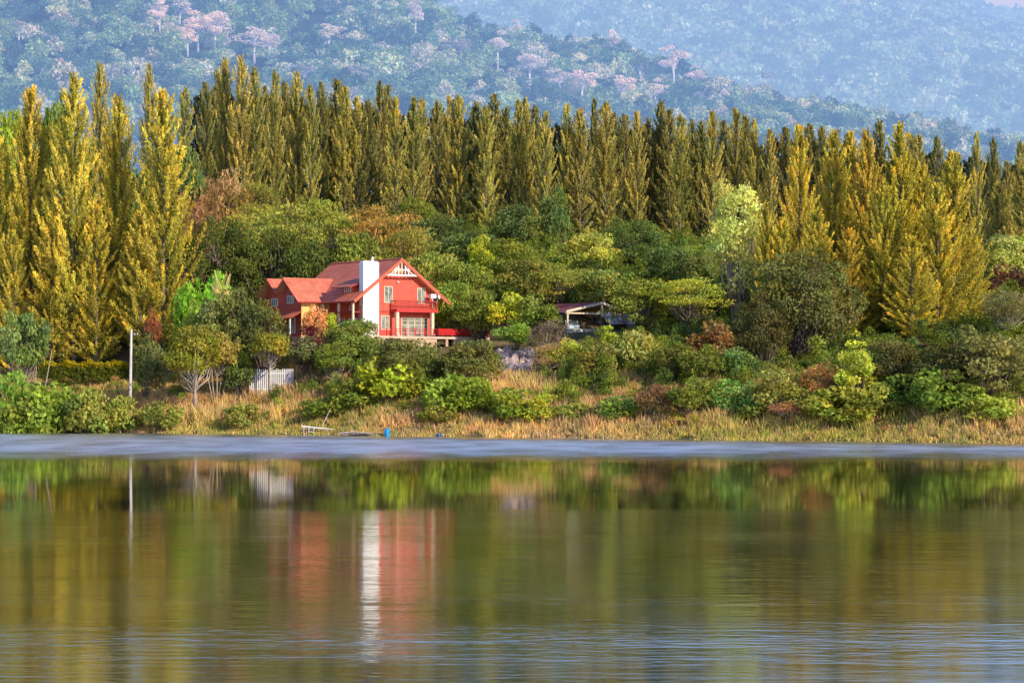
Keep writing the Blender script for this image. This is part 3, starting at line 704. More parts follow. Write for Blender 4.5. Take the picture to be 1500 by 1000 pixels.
o = scatter_wood('undergrowth', pts, ut, [DG, MG, MG, (0.06, 0.1, 0.03), OG, TG, (0.12, 0.17, 0.035), (0.17, 0.18, 0.04)], LEAF)
tag(o, 'dense mixed green undergrowth covering the slope between the trees', 'undergrowth')
def on_hill(px, py):
    Y = 600.0
    while Y < 930:
        if HOR - F * (float(h1(X(px, Y), Y)) - CAM_H) / Y <= py: break
        Y += 2
    return Y
PINK = (1.0, 0.72, 0.58); PALE = (0.55, 0.45, 0.34); GRN = (0.16, 0.22, 0.12)
HILLTREES = [
 (234, -4, 52, 30, PINK, 'pink crowned hill tree with a long bare trunk, leftmost tall one'), (263, -2, 40, 34, PINK, 'pink hill tree beside the leftmost tall one, at the frame top'),
 (275, 34, 82, 34, PINK, 'pink hill tree at the lower left of the big pink cluster'), (290, 12, 72, 44, PINK, 'pink hill tree in the middle of the big pink cluster'), (315, 10, 80, 42, PINK, 'brightest pink hill tree of the big cluster'), (342, 40, 88, 36, PINK, 'pink hill tree at the lower right of the big cluster'), (372, 34, 92, 44, PINK, 'pink hill tree right of the big cluster above a casuarina tip'), (395, 45, 90, 30, PINK, 'small pink hill tree at the right end of the big cluster'),
 (170, 32, 62, 18, PINK, 'small round pink crown alone on the left hillside'), (482, 34, 76, 40, PINK, 'pink hill tree with white forked boughs standing alone'), (578, 34, 72, 34, PINK, 'pink hill tree left of the ridge top tree'), (609, -2, 54, 28, PINK, 'slim pink hill tree at the frame top above the ridge'),
 (28, 28, 64, 40, PALE, 'pale hill tree at the far left'), (110, 30, 66, 30, PALE, 'pale hill tree between the far left and the small pink crown'), (445, 90, 130, 30, PALE, 'pale hill tree just above the back row, left of centre'), (520, 92, 134, 34, PALE, 'whitish hill tree above the back row near the centre'), (675, 54, 92, 34, PALE, 'pale crowned tree high on the falling ridge'),
 (729, 42, 98, 32, PINK, 'pink hill tree with a straight trunk left of the ridge pair'), (757, 27, 66, 24, PINK, 'small pink tree on the ridge line'), (776, 64, 132, 38, PINK, 'tall pink hill tree with two white trunks'), (697, 84, 108, 20, PINK, 'tiny pink crown below the ridge left of the tall one'),
 (820, 98, 140, 34, PINK, 'pink hill tree with tiers right of the two trunked one'), (852, 98, 156, 40, PINK, 'large tiered pink hill tree above the back row'), (899, 32, 68, 26, PINK, 'faint pink tree on the ridge beside a dark crown'), (912, 106, 160, 36, PINK, 'pink hill tree leaning over the back row tips'), (938, 76, 136, 30, GRN, 'green crowned hill tree with a pale trunk'), (960, 112, 158, 30, PINK, 'rosy hill tree just above the back row right of the green crowned one'),
 (986, 62, 128, 36, PINK, 'tall pink hill tree with white fork near the end of the ridge'), (1021, 94, 132, 26, PINK, 'small pink tree on the falling ridge, right of the white forked one'), (1120, 98, 134, 34, PALE, 'lone pale pink crown farthest right on the ridge'), (876, 40, 66, 26, GRN, 'dark crown standing up on the ridge'), (800, 50, 84, 30, GRN, 'dark green crown on the ridge right of the small pink tree')]
HILLSPOT = [(px, on_hill(px, y1 + 4), w * .26, y1) for px, y0, y1, w, c, lab in HILLTREES]
ht = [low_tpl(230 + i, 13, 5.2, base=0.1, ncl=22, nl=26, leaf=1.0, wr=0.7, clump=0.3) for i in range(6)]
pts = []
for k in range(5200):
    y = 600 + 330 * r.uniform() ** 0.8; x = r.uniform(-0.28, 0.28) * y
    z = float(h1(x, y)); px = 750 + F * x / y; py = HOR - F * (z + 14 - CAM_H) / y
    if py < -60 or py > 330: continue
    if any(a - 3 < y < a + 0 and abs(x - b) < 5 for a, b in ()) or any(-2 < tY - y < 22 and abs(px - tx_) < tw and y1 > py for tx_, tY, tw, y1 in HILLSPOT): continue
    pts.append((x, y, z - 1.5, r.uniform(0.35, 1.05)))
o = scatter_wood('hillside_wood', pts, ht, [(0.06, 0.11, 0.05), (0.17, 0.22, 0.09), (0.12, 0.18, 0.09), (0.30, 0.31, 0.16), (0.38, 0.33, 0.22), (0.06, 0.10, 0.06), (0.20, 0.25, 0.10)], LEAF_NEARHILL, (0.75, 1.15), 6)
tag(o, 'hazy blue green wood covering the near hillside', 'wood')
ft = [low_tpl(250 + i, 14, 8, base=0.0, ncl=9, nl=7, leaf=3.0, wr=0.9, clump=0.4) for i in range(5)]
pts = []
for k in range(14000):
    y = 1350 + 1350 * r.uniform() ** 0.9; x = r.uniform(-0.26, 0.26) * y
    z = float(h2(x, y)); py = HOR - F * (z + 14 - CAM_H) / y; px = 750 + F * x / y
    if py < -30 or px < 560 or py > 260: continue
    pts.append((x, y, z - 2, r.uniform(0.6, 1.4)))
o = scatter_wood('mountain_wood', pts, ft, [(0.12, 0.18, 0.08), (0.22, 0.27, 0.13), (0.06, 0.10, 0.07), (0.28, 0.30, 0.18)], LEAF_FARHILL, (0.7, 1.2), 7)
tag(o, 'faint blue forest over the far mountain', 'wood')

# pale pink crowned trees on the hillside
def hilltree(seed, H=16.0, Rd=5.0):
    r = rs(seed); mb = MB(); forks = r.randint(2, 4)
    A = [[], [], [], [], [], []]
    top = []
    mb.tube([(0, 0, -2), (r.uniform(-.3, .3), 0, H * .3), (r.uniform(-.5, .5), 0, H * .55)], [0.42, 0.36, 0.26], 6)
    for i in range(14):
        az = i * 2.4; q = r.uniform(.2, 1); c = np.array([math.cos(az) * Rd * .8 * q, math.sin(az) * Rd * .8 * q, H * (.50 + .42 * r.uniform(0, 1) * (1.2 - q * .5))])
        mb.tube([(0, 0, H * r.uniform(.36, .5)), (c[0] * .5, c[1] * .5, (c[2] + H * .5) / 2 + .3), tuple(c)], [0.2, .13, .05], 4, cap=False)
        n = 90; d, off = clump_pts(r, n, Rd * .36 * r.uniform(.7, 1.2)); off = off * np.array([1.2, 1.2, .55])
        A[0].append(c + off); A[1].append(nrm(d + r.normal(size=(n, 3)) * .6)); A[2].append(rdir(r, n)); L = r.uniform(.6, 1.1, n); A[3].append(L); A[4].append(L * .55)
        A[5].append(np.ones((n, 3)) * r.uniform(.8, 1.15) * r.uniform(.85, 1.15, (n, 1)))
    A = [np.concatenate(a) for a in A]; V, Q = leaf_quads(*A[:5])
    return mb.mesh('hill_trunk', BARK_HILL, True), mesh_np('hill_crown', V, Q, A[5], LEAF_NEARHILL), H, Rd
HT = [hilltree(300 + i) for i in range(5)]
for px, y0, y1, w, c, lab in HILLTREES:
    Y = on_hill(px, y1 + 4); x = X(px, Y); z = float(h1(x, Y)); tm, cm, H, Rd = HT[rnd.randrange(5)]
    h = max(6, Z(y0, Y) - z); w_ = w * 0.60 * Y / F
    t = thing('hillside_tree', lab, 'tree', (x, Y, z), rnd.uniform(0, 6.28), 'pale crowned trees on the hillside', (w_ / Rd, w_ / Rd, h / H))
    obj('trunk', tm, t); obj('crown', cm, t, color=c)

# ---- grass on the bank
r = rs(77); nt_ = 5200; per = 32; n = nt_ * per
tx = r.uniform(-72, 62, nt_); ts_ = 24 * r.uniform(0, 1, nt_) ** 1.25 - 0.3
gx = np.repeat(tx, per) + r.normal(0, .34, n); sS = np.repeat(ts_, per) + r.normal(0, .3, n); gy = shore(gx) + sS
th = np.repeat(r.uniform(0.5, 1.5, nt_), per); tc_ = np.repeat(r.uniform(0, 1, nt_), per)
pat = fb(gx, gy * 1.6, 0.16, 4, 3) + (tc_ - .5) * 1.2; pat2 = fb(gx + 40, gy, 0.07, 3, 8) + (tc_ * 7 % 1 - .5)
gzv = gz(gx, gy)
hgt = th * r.uniform(0.5, 1.15, n) * (1 + 0.3 * pat) * np.clip(0.45 + sS / 6, 0.4, 1.15)
hgt = np.where((gx < -40) & (sS > 12), hgt * .45, hgt); hgt = np.maximum(hgt, .2)
top = np.stack([r.normal(0, 0.28, n), r.normal(0, 0.28, n), np.ones(n)], -1)
base = np.stack([gx, gy, gzv - 0.05], -1)
c = base + top * (hgt / 2)[:, None]
Vg, Qg = leaf_quads(c, nrm(np.stack([r.normal(size=n), -np.ones(n), r.normal(size=n) * .3], -1)), top, hgt, r.uniform(0.05, 0.13, n))
ca = np.array([0.74, 0.46, 0.26]); cb = np.array([0.42, 0.42, 0.09]); cc = np.array([0.78, 0.60, 0.24]); cd = np.array([0.62, 0.33, 0.24])
wA = np.clip(0.30 + 0.25 * np.clip(sS / 4, 0, 1) + 0.6 * pat2 + r.normal(0, .25, n), 0, 1)[:, None]; wB = np.clip(pat * .7 + r.normal(0, .2, n), 0, 1)[:, None]
tg = ca * wA + cb * (1 - wA); tg = tg * (1 - wB) + cc * wB; wC = (r.uniform(0, 1, n) < 0.15)[:, None]; tg = np.where(wC, cd, tg)
tg = tg * r.uniform(0.75, 1.4, (n, 1)) * np.array([1.0, 0.98, 0.92])
tag(obj('bank_grass', mesh_np('bank_grass', Vg, Qg, tg, LEAF)), 'dry golden and green grass along the water edge', 'grass', kind='stuff')
# low weeds in the grass
wt = [low_tpl(270 + i, 1.3, 1.2, base=-0.2, ncl=9, nl=34, leaf=0.24, wr=0.35, clump=0.42) for i in range(4)]
pts = []
for k in range(900):
    x = r.uniform(-72, 62); s = r.uniform(1.0, 22); y = float(shore(x)) + s
    pts.append((x, y, G(x, y) - 0.1, r.uniform(0.4, 1.0) * min(1, 0.5 + s / 10)))
o = scatter_wood('bank_weeds', pts, wt, [(0.16, 0.19, 0.04), (0.10, 0.15, 0.03), (0.28, 0.18, 0.07), (0.34, 0.27, 0.08), (0.30, 0.16, 0.09), (0.2, 0.22, 0.05)], LEAF, (0.7, 1.3), 8)
tag(o, 'low weeds and dry tussocks scattered through the bank grass', 'weeds')
# yellow hedge
r = rs(5)
hedge = thing('hedge', 'clipped yellow flowering hedge behind the left bank', 'hedge', (X(125, 319), 319, Z(528, 319) - 1.55))
A = [[], [], [], [], [], []]
for k in range(430):
    x = r.uniform(-5.9, 5.6); c = np.array([x, r.uniform(-.7, .7), r.uniform(-.9, 1.25) + 0.15 * math.sin(x * 2)]); n_ = 40
    d, off = clump_pts(r, n_, 0.4); A[0].append(c + off); A[1].append(nrm(d + r.normal(size=(n_, 3)) * .5)); A[2].append(rdir(r, n_)); L = r.uniform(.16, .3, n_); A[3].append(L); A[4].append(L * .6)
    yl = c[2] > 0.75; A[5].append(np.array([(0.50, 0.40, 0.02) if yl else (0.16, 0.19, 0.03)]) * r.uniform(.7, 1.2, (n_, 1)))
A = [np.concatenate(a) for a in A]; Vh, Qh = leaf_quads(*A[:5])
obj('foliage', mesh_np('hedge_foliage', Vh, Qh, A[5], LEAF), hedge)
mb = MB()
for k in range(14): mb.tube([(-5.6 + k * .86, 0, -.4), (-5.6 + k * .86 + .1, 0, .7)], [.05, .03], 5)
mb.build('stem', BARK, hedge)

# ------------------------------------------------------------------ house
RED = mat_simple('red_board_wall', (0.72, 0.115, 0.07), 0.6, 0.25, 1.5, planks=(2, 0.24, 0.35))
YEL = mat_simple('yellow_wall', (0.88, 0.50, 0.16), 0.75, 0.15, 1.5, 0.3, 12)
WHITE = mat_simple('white_paint', (0.80, 0.78, 0.74), 0.55, 0.12, 2.0)
CREAM = mat_simple('cream_paint', (0.78, 0.62, 0.42), 0.55, 0.15, 2.0)
BEIGE = mat_simple('beige_plaster', (0.62, 0.40, 0.26), 0.8, 0.25, 1.2, 0.3, 10)
SOFF = mat_simple('ochre_soffit', (0.70, 0.40, 0.16), 0.7, 0.2, 2.0, planks=(0, 0.3, 0.3))
DRED = mat_simple('dark_red_trim', (0.42, 0.05, 0.035), 0.55, 0.2, 2.0)
BRED = mat_simple('bright_red_rail', (0.60, 0.02, 0.02), 0.5, 0.15, 2.0)
def mat_tiles(name, ca, cb, sx=0.9, sz=0.38):
    m, nt, out = new_mat(name); p = N(nt, 'ShaderNodeBsdfPrincipled'); p.inputs['Roughness'].default_value = 0.62
    tc = N(nt, 'ShaderNodeTexCoord'); sp = N(nt, 'ShaderNodeSeparateXYZ'); nt.links.new(tc.outputs['Object'], sp.inputs[0])
    fz = math_n(nt, 'FRACT', math_n(nt, 'MULTIPLY', sp.outputs[2], 1 / sz))
    row = math_n(nt, 'FLOOR', math_n(nt, 'MULTIPLY', sp.outputs[2], 1 / sz))
    xy = math_n(nt, 'ADD', sp.outputs[0], sp.outputs[1])
    fx = math_n(nt, 'FRACT', math_n(nt, 'ADD', math_n(nt, 'MULTIPLY', xy, 1 / sx), math_n(nt, 'MULTIPLY', row, 0.5)))
    g1 = ramp(nt, fz, [(0.0, 0.55), (0.15, 1.0), (1.0, 1.0)]); g2 = ramp(nt, fx, [(0.0, 0.7), (0.1, 1.0), (0.9, 1.0), (1.0, 0.7)])
    nz = N(nt, 'ShaderNodeTexNoise', i_Scale=0.9, i_Detail=5.0); nt.links.new(tc.outputs['Object'], nz.inputs['Vector'])
    c = mul_col(nt, mul_col(nt, ramp(nt, nz.outputs['Fac'], [(0.35, ca), (0.65, cb)]), g1), g2)
    nt.links.new(c, p.inputs['Base Color'])
    b = N(nt, 'ShaderNodeBump', i_Strength=0.5, i_Distance=0.03); nt.links.new(g1, b.inputs['Height']); nt.links.new(b.outputs[0], p.inputs['Normal'])
    nt.links.new(p.outputs[0], out.inputs[0]); return m
TILE = mat_tiles('red_roof_tiles', (0.54, 0.13, 0.07), (0.68, 0.20, 0.11))
TILE2 = mat_tiles('maroon_roof_tiles', (0.22, 0.04, 0.045), (0.30, 0.07, 0.06))
def mat_glass():
    m, nt, out = new_mat('window_glass'); p = N(nt, 'ShaderNodeBsdfPrincipled')
    tc = N(nt, 'ShaderNodeTexCoord'); nz = N(nt, 'ShaderNodeTexNoise', i_Scale=1.2); nt.links.new(tc.outputs['Object'], nz.inputs['Vector'])
    nt.links.new(ramp(nt, nz.outputs['Fac'], [(0.35, (0.10, 0.13, 0.13)), (0.65, (0.36, 0.36, 0.28))]), p.inputs['Base Color'])
    p.inputs['Roughness'].default_value = 0.12; nt.links.new(p.outputs[0], out.inputs[0]); return m
GLASS = mat_glass()

house = thing('house', 'red two storey house with red tiled gables and a white chimney above the lake', 'house', (HOUSE[0], HOUSE[1], FLOOR), HA)
W = 10.93; DP = 14.6; RZ = 9.87; SL = 0.732; WE = RZ - SL * W / 2      # heights above FLOOR
def extr(mb, prof, v0, v1, mi=0):   # profile in (u, z) pushed along v
    n = len(prof); vs = [(u, v0, z) for u, z in prof] + [(u, v1, z) for u, z in prof]
    fs = [tuple(range(n)), tuple(range(n, 2 * n))[::-1]] + [(i, (i + 1) % n, n + (i + 1) % n, n + i) for i in range(n)]
    return mb.add(vs, fs, mi)
mb = MB(); extr(mb, [(0, 0), (W, 0), (W, WE - .22), (W / 2, RZ - .22), (0, WE - .22)], 0, DP)
mb.build('wall', RED, house)
mb = MB(); mb.box(-0.04, W + .04, -0.05, 0.0, 3.05, 3.25); mb.box(-0.05, 0, 0, 7.5, 3.05, 3.25); mb.build('trim', DRED, house)
mb = MB(); mb.box(-0.15, W + .15, -.15, DP + .1, -2.2, 0.0); mb.build('plinth', BEIGE, house)
# wing (gables facing left)
def extr_u(mb, prof, u0, u1, mi=0):
    n = len(prof); vs = [(u0, v, z) for v, z in prof] + [(u1, v, z) for v, z in prof]
    fs = [tuple(range(n)), tuple(range(n, 2 * n))[::-1]] + [(i, (i + 1) % n, n + (i + 1) % n, n + i) for i in range(n)]
    return mb.add(vs, fs, mi)
WZ = 7.48; ws = 0.863
def wz(v, r_): return WZ - ws * abs(v - r_)
mb = MB(); extr_u(mb, [(7.6, 0), (12.04, 0), (12.04, wz(12.04, 10.1) - .2), (10.1, WZ - .2), (7.6, wz(7.6, 10.1) - .2)], -4.35, -0.01); mb.build('wing_wall', [mat_simple('shade_tinted_side_wall', (0.62, 0.10, 0.08), 0.6, 0.2, 1.5, planks=(2, 0.24, 0.3))], house)  # darker copy of the red boards, shade put into the colour
mb = MB(); extr_u(mb, [(12.045, 0), (15.9, 0), (15.9, wz(15.9, 13.97) - .2), (13.97, WZ - .2), (12.045, wz(12.045, 13.97) - .2)], -4.30, -0.01); mb.build('wing_wall', RED, house)
mb = MB(); mb.box(-4.36, -0.012, 7.55, 7.598, 0, 4.38); mb.build('front_panel', YEL, house)
mb = MB(); mb.box(-4.5, 0, 7.5, 16, -2.2, -0.01); mb.build('plinth', BEIGE, house)
# main roof
mb = MB(); u0 = -2.0; u1 = W + 2.05; v0 = -0.95; v1 = 15.4
zl = RZ - SL * (W / 2 - u0); zr_ = RZ - SL * (u1 - W / 2)
mb.slab([(u0, v0, zl), (W / 2, v0, RZ), (W / 2, v1, RZ), (u0, v1, zl)], 0.2)
mb.slab([(W / 2, v0, RZ), (u1, v0, zr_), (u1, v1, zr_), (W / 2, v1, RZ)], 0.2)
mb.build('roof', [TILE, SOFF, DRED], house)
mb = MB()
for sgn, ue, ze in ((-1, u0, zl), (1, u1, zr_)):
    mb.bar((W / 2, v0 - .04, RZ - .08), (ue, v0 - .04, ze - .08), .08, .42)
mb.build('bargeboard', mat_simple('terracotta_board', (0.55, 0.13, 0.07), 0.6), house)
mb = MB(); mb.tube([(W / 2, v0, RZ + .03), (W / 2, v1, RZ + .03)], .14, 8); mb.build('ridge_cap', TILE, house)
# wing roofs
def umain(z): return W / 2 - (RZ - z) / SL
for rv, vf, vb in ((10.1, 6.6, 12.04), (13.97, 12.04, 16.5)):
    mb = MB(); zf, zb = wz(vf, rv), wz(vb, rv); ue = -5.55
    mb.slab([(ue, vf, zf), (ue, rv, WZ), (umain(WZ), rv, WZ), (umain(zf), vf, zf)], 0.16)
    mb.slab([(ue, rv, WZ), (ue, vb, zb), (umain(zb), vb, zb), (umain(WZ), rv, WZ)], 0.16)
    o = mb.build('wing_roof', [TILE, SOFF, DRED], house)
    mb = MB(); mb.tube([(ue, rv, WZ + .02), (umain(WZ), rv, WZ + .02)], .12, 8); mb.build('ridge_cap', TILE, o)
# chimney
mb = MB(); mb.box(-0.3, 2.1, -0.55, 0.35, -1.5, 9.35); mb.box(-0.2, 2.0, -.47, .27, 9.35, 9.5)
ch = mb.build('chimney', mat_simple('white_plaster', (0.88, 0.87, 0.86), 0.7, 0.06, 1.5, 0.2, 15), house)
mb = MB(); mb.box(-.42, -.3, -.58, .35, -1.5, 3.9); mb.build('side_shade_panel', BEIGE, ch)  # beige slab puts the shade of the chimney's flank into colour
mb = MB(); mb.tube([(1.4, -.1, 9.5), (1.4, -.1, 9.95)], .14, 10); mb.tube([(1.4, -.1, 9.93), (1.4, -.1, 10.1)], [.24, .05], 10); mb.build('flue', WHITE, ch)
# windows
def window(c, w, h, nv, nh, frame=WHITE, side='front', name='window', depth=0.06, parent=house, pos=0.0):
    """c = (along, bottom) on the wall; side front (v = pos) or left (u = pos)"""
    a, z = c; mb = MB(); t = 0.09
    def B(m, a0, a1, z0, z1, d0, d1):
        if side == 'front': m.box(a0, a1, pos - d1, pos - d0, z0, z1)
        else: m.box(pos - d1, pos - d0, a0, a1, z0, z1)
    B(mb, a, a + t, z, z + h, 0, depth + .03); B(mb, a + w - t, a + w, z, z + h, 0, depth + .03)
    B(mb, a + t, a + w - t, z + h - t, z + h, 0, depth + .03); B(mb, a - .06, a + w + .06, z - .08, z, 0, depth + .08)
    for i in range(1, nv): x = a + w * i / nv; B(mb, x - .04, x + .04, z, z + h - t, .02, depth + .01)
    for i in range(1, nh): y = z + h * i / nh; B(mb, a + t, a + w - t, y - .025, y + .025, .025, depth)
    f = mb.build(name, frame, parent); g = MB(); B(g, a + t, a + w - t, z, z + h - t, 0.004, 0.03); g.build('pane', GLASS, f)
    return f
window((3.25, 4.35), 1.32, 2.05, 2, 1, CREAM); window((8.44, 4.30), 1.32, 2.0, 2, 1, CREAM)
window((2.75, 0.9), 1.3, 1.75, 2, 1, CREAM); window((5.94, 0.0), 4.2, 2.5, 4, 5, CREAM, name='glass_door')
window((1.0, 0.6), 1.9, 1.7, 4, 1, WHITE, 'left'); window((4.0, 0.9), 1.1, 1.4, 2, 1, CREAM, 'left'); window((1.9, 3.4), 1.0, .55, 2, 1, WHITE, 'left'); 
window((9.3, 4.35), 1.5, 0.95, 3, 1, WHITE, 'left', pos=-4.35); window((13.2, 4.1), 1.5, 0.95, 3, 1, WHITE, 'left', pos=-4.30)
window((9.0, 0.5), 1.5, 2.0, 3, 1, WHITE, 'left', pos=-4.35); window((12.9, 0.5), 1.5, 1.9, 2, 1, WHITE, 'left', pos=-4.30)
# lean-to roof on the left side
mb = MB(); mb.slab([(-6.2, 7.4, 2.35), (-6.2, 16.2, 2.35), (-4.36, 16.2, 3.25), (-4.36, 7.4, 3.25)], .12); mb.build('porch_roof', [TILE, SOFF, DRED], house)
mb = MB()
for v in (7.7, 11.8, 15.9): mb.tube([(-6.0, v, -.3), (-6.0, v, 2.3)], .09, 8)
mb.build('porch_post', WHITE, house)
# gable truss
mb = MB(); vt = v0 + .1; bz = 7.7; cx = W / 2
mb.box(cx - 2.45, cx + 2.45, vt - .05, vt + .05, bz, bz + .2)
mb.box(cx - 1.35, cx + 1.35, vt - .04, vt + .04, bz + .75, bz + .87)
for i in range(-2, 3):
    x = cx + i * .52; mb.box(x - .055, x + .055, vt - .03, vt + .03, bz + .2, RZ - SL * abs(i) * .52 - .3)
for s in (-1, 1):
    pts_ = [(cx + s * (2.35 - 1.5 * math.sin(q)), vt, bz + .15 + 1.25 * (1 - math.cos(q))) for q in np.linspace(0, PI / 2, 6)]
    for a, b in zip(pts_[:-1], pts_[1:]): mb.bar(a, b, .1, .1)
    mb.bar((cx + s * 1.25, vt, bz + .1), (cx + s * .52, vt, bz + 1.3), .09)
mb.build('gable_truss', WHITE, house)
mb = MB(); extr(mb, [(cx - 2.3, bz + .1), (cx + 2.3, bz + .1), (cx, bz + 1.8)], -.03, -.002); mb.build('gable_lit_panel', YEL, house)  # yellow stands in for orange light on the wall behind the truss
mb = MB(); mb.tube([(cx - .1, -.1, 7.0), (cx - .1, -.25, 6.9)], .13, 8); mb.build('wall_lamp', WHITE, house)
# dormers
mb = MB(); du0, du1, dv0, dv1 = -0.35, 2.2, 1.6, 4.1
mb.box(du0, du1, dv0, dv1, 4.7, 6.6); mb.build('dormer', RED, house)
mb = MB(); mb.slab([(du0 - 1.2, dv0 - 1.0, 6.25), (du0 - 1.2, dv1 + .9, 6.25), (du1 + .4, dv1 + .9, 7.75), (du1 + .4, dv0 - 1.0, 7.75)], .14); mb.build('dormer_roof', [TILE, SOFF, DRED], house)
window((2.1, 5.3), 1.5, .9, 3, 1, WHITE, 'left', pos=du0)
mb = MB(); mb.box(9.4, 11.7, 2.5, 5.2, 4.6, 7.1); mb.build('dormer', RED, house)
mb = MB(); mb.slab([(8.0, 1.9, 8.1), (12.4, 1.9, 7.2), (12.4, 5.8, 7.2), (8.0, 5.8, 8.1)], .14); mb.slab([(10.5, 7.9, 6.5), (13.9, 7.9, 5.6), (13.9, 10.8, 5.6), (10.5, 10.8, 6.5)], .14)
mb.build('dormer_roof', [TILE, SOFF, DRED], house)
# balcony
mb = MB(); mb.box(4.25, 10.75, -1.5, -0.06, 3.1, 3.5); bal = mb.build('balcony', mat_simple('balcony_red', (0.62, 0.05, 0.04), 0.6), house)
mb = MB()
for a, b in (((4.3, -1.45, 4.55), (10.7, -1.45, 4.55)), ((4.3, -1.45, 4.55), (4.3, -.1, 4.55)), ((10.7, -1.45, 4.55), (10.7, -.1, 4.55)), ((4.3, -1.45, 3.7), (10.7, -1.45, 3.7))): mb.bar(a, b, .08, .1)
for i in range(27): mb.bar((4.3 + 6.4 * i / 26, -1.45, 3.5), (4.3 + 6.4 * i / 26, -1.45, 4.52), .07)
for i in range(5):
    for u in (4.3, 10.7): mb.bar((u, -1.45 + 1.3 * i / 4, 3.5), (u, -1.45 + 1.3 * i / 4, 4.52), .06)
mb.build('railing', DRED, bal)
for u in (4.45, 10.0):
    mb = MB(); mb.box(u - .2, u + .2, -1.4, -1.0, 0, 3.098); mb.box(u - .27, u + .27, -1.47, -.93, 0, .3); mb.build('column', CREAM, house)
for u in (-.2, 3.0, 6.6):
    mb = MB(); mb.box(-1.7, -1.45, u, u + .25, 0, 4.2); mb.build('porch_post', CREAM, house)
mb = MB(); mb.box(-1.75, -.02, -.1, 7.3, 2.95, 3.1); mb.build('porch_beam', DRED, house)
mb = MB(); mb.box(9.75, 10.6, -1.3, -.9, 4.95, 5.5); mb.box(10.1, 10.2, -1.15, -1.05, 3.5, 4.95); mb.build('wall_unit', WHITE, house)
mb = MB(); mb.tube([(10.9, -1.3, 5.1), (10.95, -1.42, 5.14)], [.1, .28], 12); mb.tube([(10.75, -1.1, 4.3), (10.9, -1.3, 5.1)], .03, 5); mb.build('satellite_dish', WHITE, house)
# terrace
ter = thing('terrace', 'beige walled terrace with a red railing in front of the red house', 'terrace', (HOUSE[0], HOUSE[1], FLOOR), HA)
mb = MB(); mb.box(-3, 17.8, -3.2, -.16, -.32, -.02); mb.box(W + .2, 17.8, -.16, 4, -.32, -.02); mb.build('floor_slab', mat_simple('pale_slab', (0.66, 0.48, 0.34), 0.8, 0.2, 1.0), ter)
mb = MB(); mb.box(-2.9, 9.0, -3.1, -2.8, -2.6, -.33); mb.box(12.5, 17.7, -3.1, -2.8, -1.2, -.33)
for u in (9.2, 11.0, 12.3, 15, 17.5): mb.box(u - .18, u + .18, -3.08, -2.75, -3.2, -.33)
mb.build('retaining_wall', BEIGE, ter)
mb = MB()
for u in np.linspace(-2.9, 17.7, 15): mb.box(u - .05, u + .05, -3.15, -3.05, -.02, .95)
for z in (.1, .4, .7): mb.bar((-2.9, -3.1, z + .2), (9.6, -3.1, z + .2), .06, .07)
for z in np.arange(.25, .98, .14): mb.bar((9.6, -3.1, z), (17.7, -3.1, z), .06, .115)
for v in np.linspace(-3, 3.9, 5): mb.box(17.6, 17.7, v - .05, v + .05, -.02, .95)
for z in (.3, .6, .9): mb.bar((17.65, -3.1, z), (17.65, 3.9, z), .06, .09)
mb.build('railing', BRED, ter)
mb = MB(); mb.tube([(17.5, -2.9, 0), (17.5, -2.9, 1.9)], .05, 6); mb.build('lamp_post', WHITE, ter)

# ------------------------------------------------------------------ carport with vehicle, lean-to
CPX, CPY = X(850, 322), 322
ca = R(38); car_z = G(CPX, CPY)
cp = thing('carport', 'open carport with a maroon tiled gable roof and white edges', 'carport', (CPX, CPY, car_z), ca)
zr0 = Z(443, CPY) - car_z; ze0 = Z(457, CPY) - car_z
hw = 4.5; 
mb = MB(); cL, cR = -hw - .2, hw - 0.6
apx = 1.5
mb.slab([(cL, -2.8, ze0), (apx, -2.8, zr0), (apx, 6.8, zr0), (cL, 6.8, ze0)], .14); mb.slab([(apx, -2.8, zr0), (cR, -2.8, ze0 + .35), (cR, 6.8, ze0 + .35), (apx, 6.8, zr0)], .14)
mb.build('roof', [TILE2, SOFF, WHITE], cp)
mb = MB(); mb.bar((cL, -2.86, ze0 - .08), (apx, -2.86, zr0 - .08), .07, .3); mb.bar((apx, -2.86, zr0 - .08), (cR, -2.86, ze0 + .27), .07, .3); mb.bar((cL, -2.7, ze0 - .25), (cR - .3, -2.7, ze0 - .25), .12, .18)
mb.bar((cL - .02, -2.8, ze0 - .08), (cL - .02, 6.8, ze0 - .08), .06, .16)
mb.build('fascia', CREAM, cp)
for u in (-4.3, apx, 3.2):
    for v in (-2.6, 6.3):
        mb = MB(); mb.box(u - .11, u + .11, v - .11, v + .11, -.5, (ze0 - .2 if u != apx else zr0 - .2)); mb.build('post', CREAM, cp)
mb = MB(); mb.box(-4.6, 3.6, -3.0, -2.8, -1.2, .75); mb.build('low_wall', mat_simple('whitewash', (0.72, 0.60, 0.46), .8, .25, 1.2), cp)
# pickup seen above the low wall
PAINT = mat_simple('pale_car_paint', (0.62, 0.74, 0.80), .3, .06, 1, spec=.6); TYRE = mat_simple('tyre_rubber', (0.02, 0.02, 0.02), .9)
car = thing('parked_car', 'pale blue white car parked under the carport roof', 'car', (X(836, CPY - 1), CPY - 1, car_z + .35), R(-82))
prof = [(-2.1, .35), (2.1, .35), (2.15, .85), (1.15, 1.0), (.55, 1.55), (-1.2, 1.58), (-1.9, 1.05), (-2.15, .9)]
mb = MB(); extr(mb, prof, -.82, .82); mb.build('body', PAINT, car)
mb = MB(); extr(mb, [(1.05, 1.03), (.52, 1.49), (-1.15, 1.52), (-1.7, 1.05)], -.835, .835); mb.build('window', GLASS, car)
mb = MB(); mb.add([(1.16, -.7, 1.03), (1.16, .7, 1.03), (.6, .7, 1.53), (.6, -.7, 1.53)], [(0, 1, 2, 3)]); mb.build('windscreen', GLASS, car)
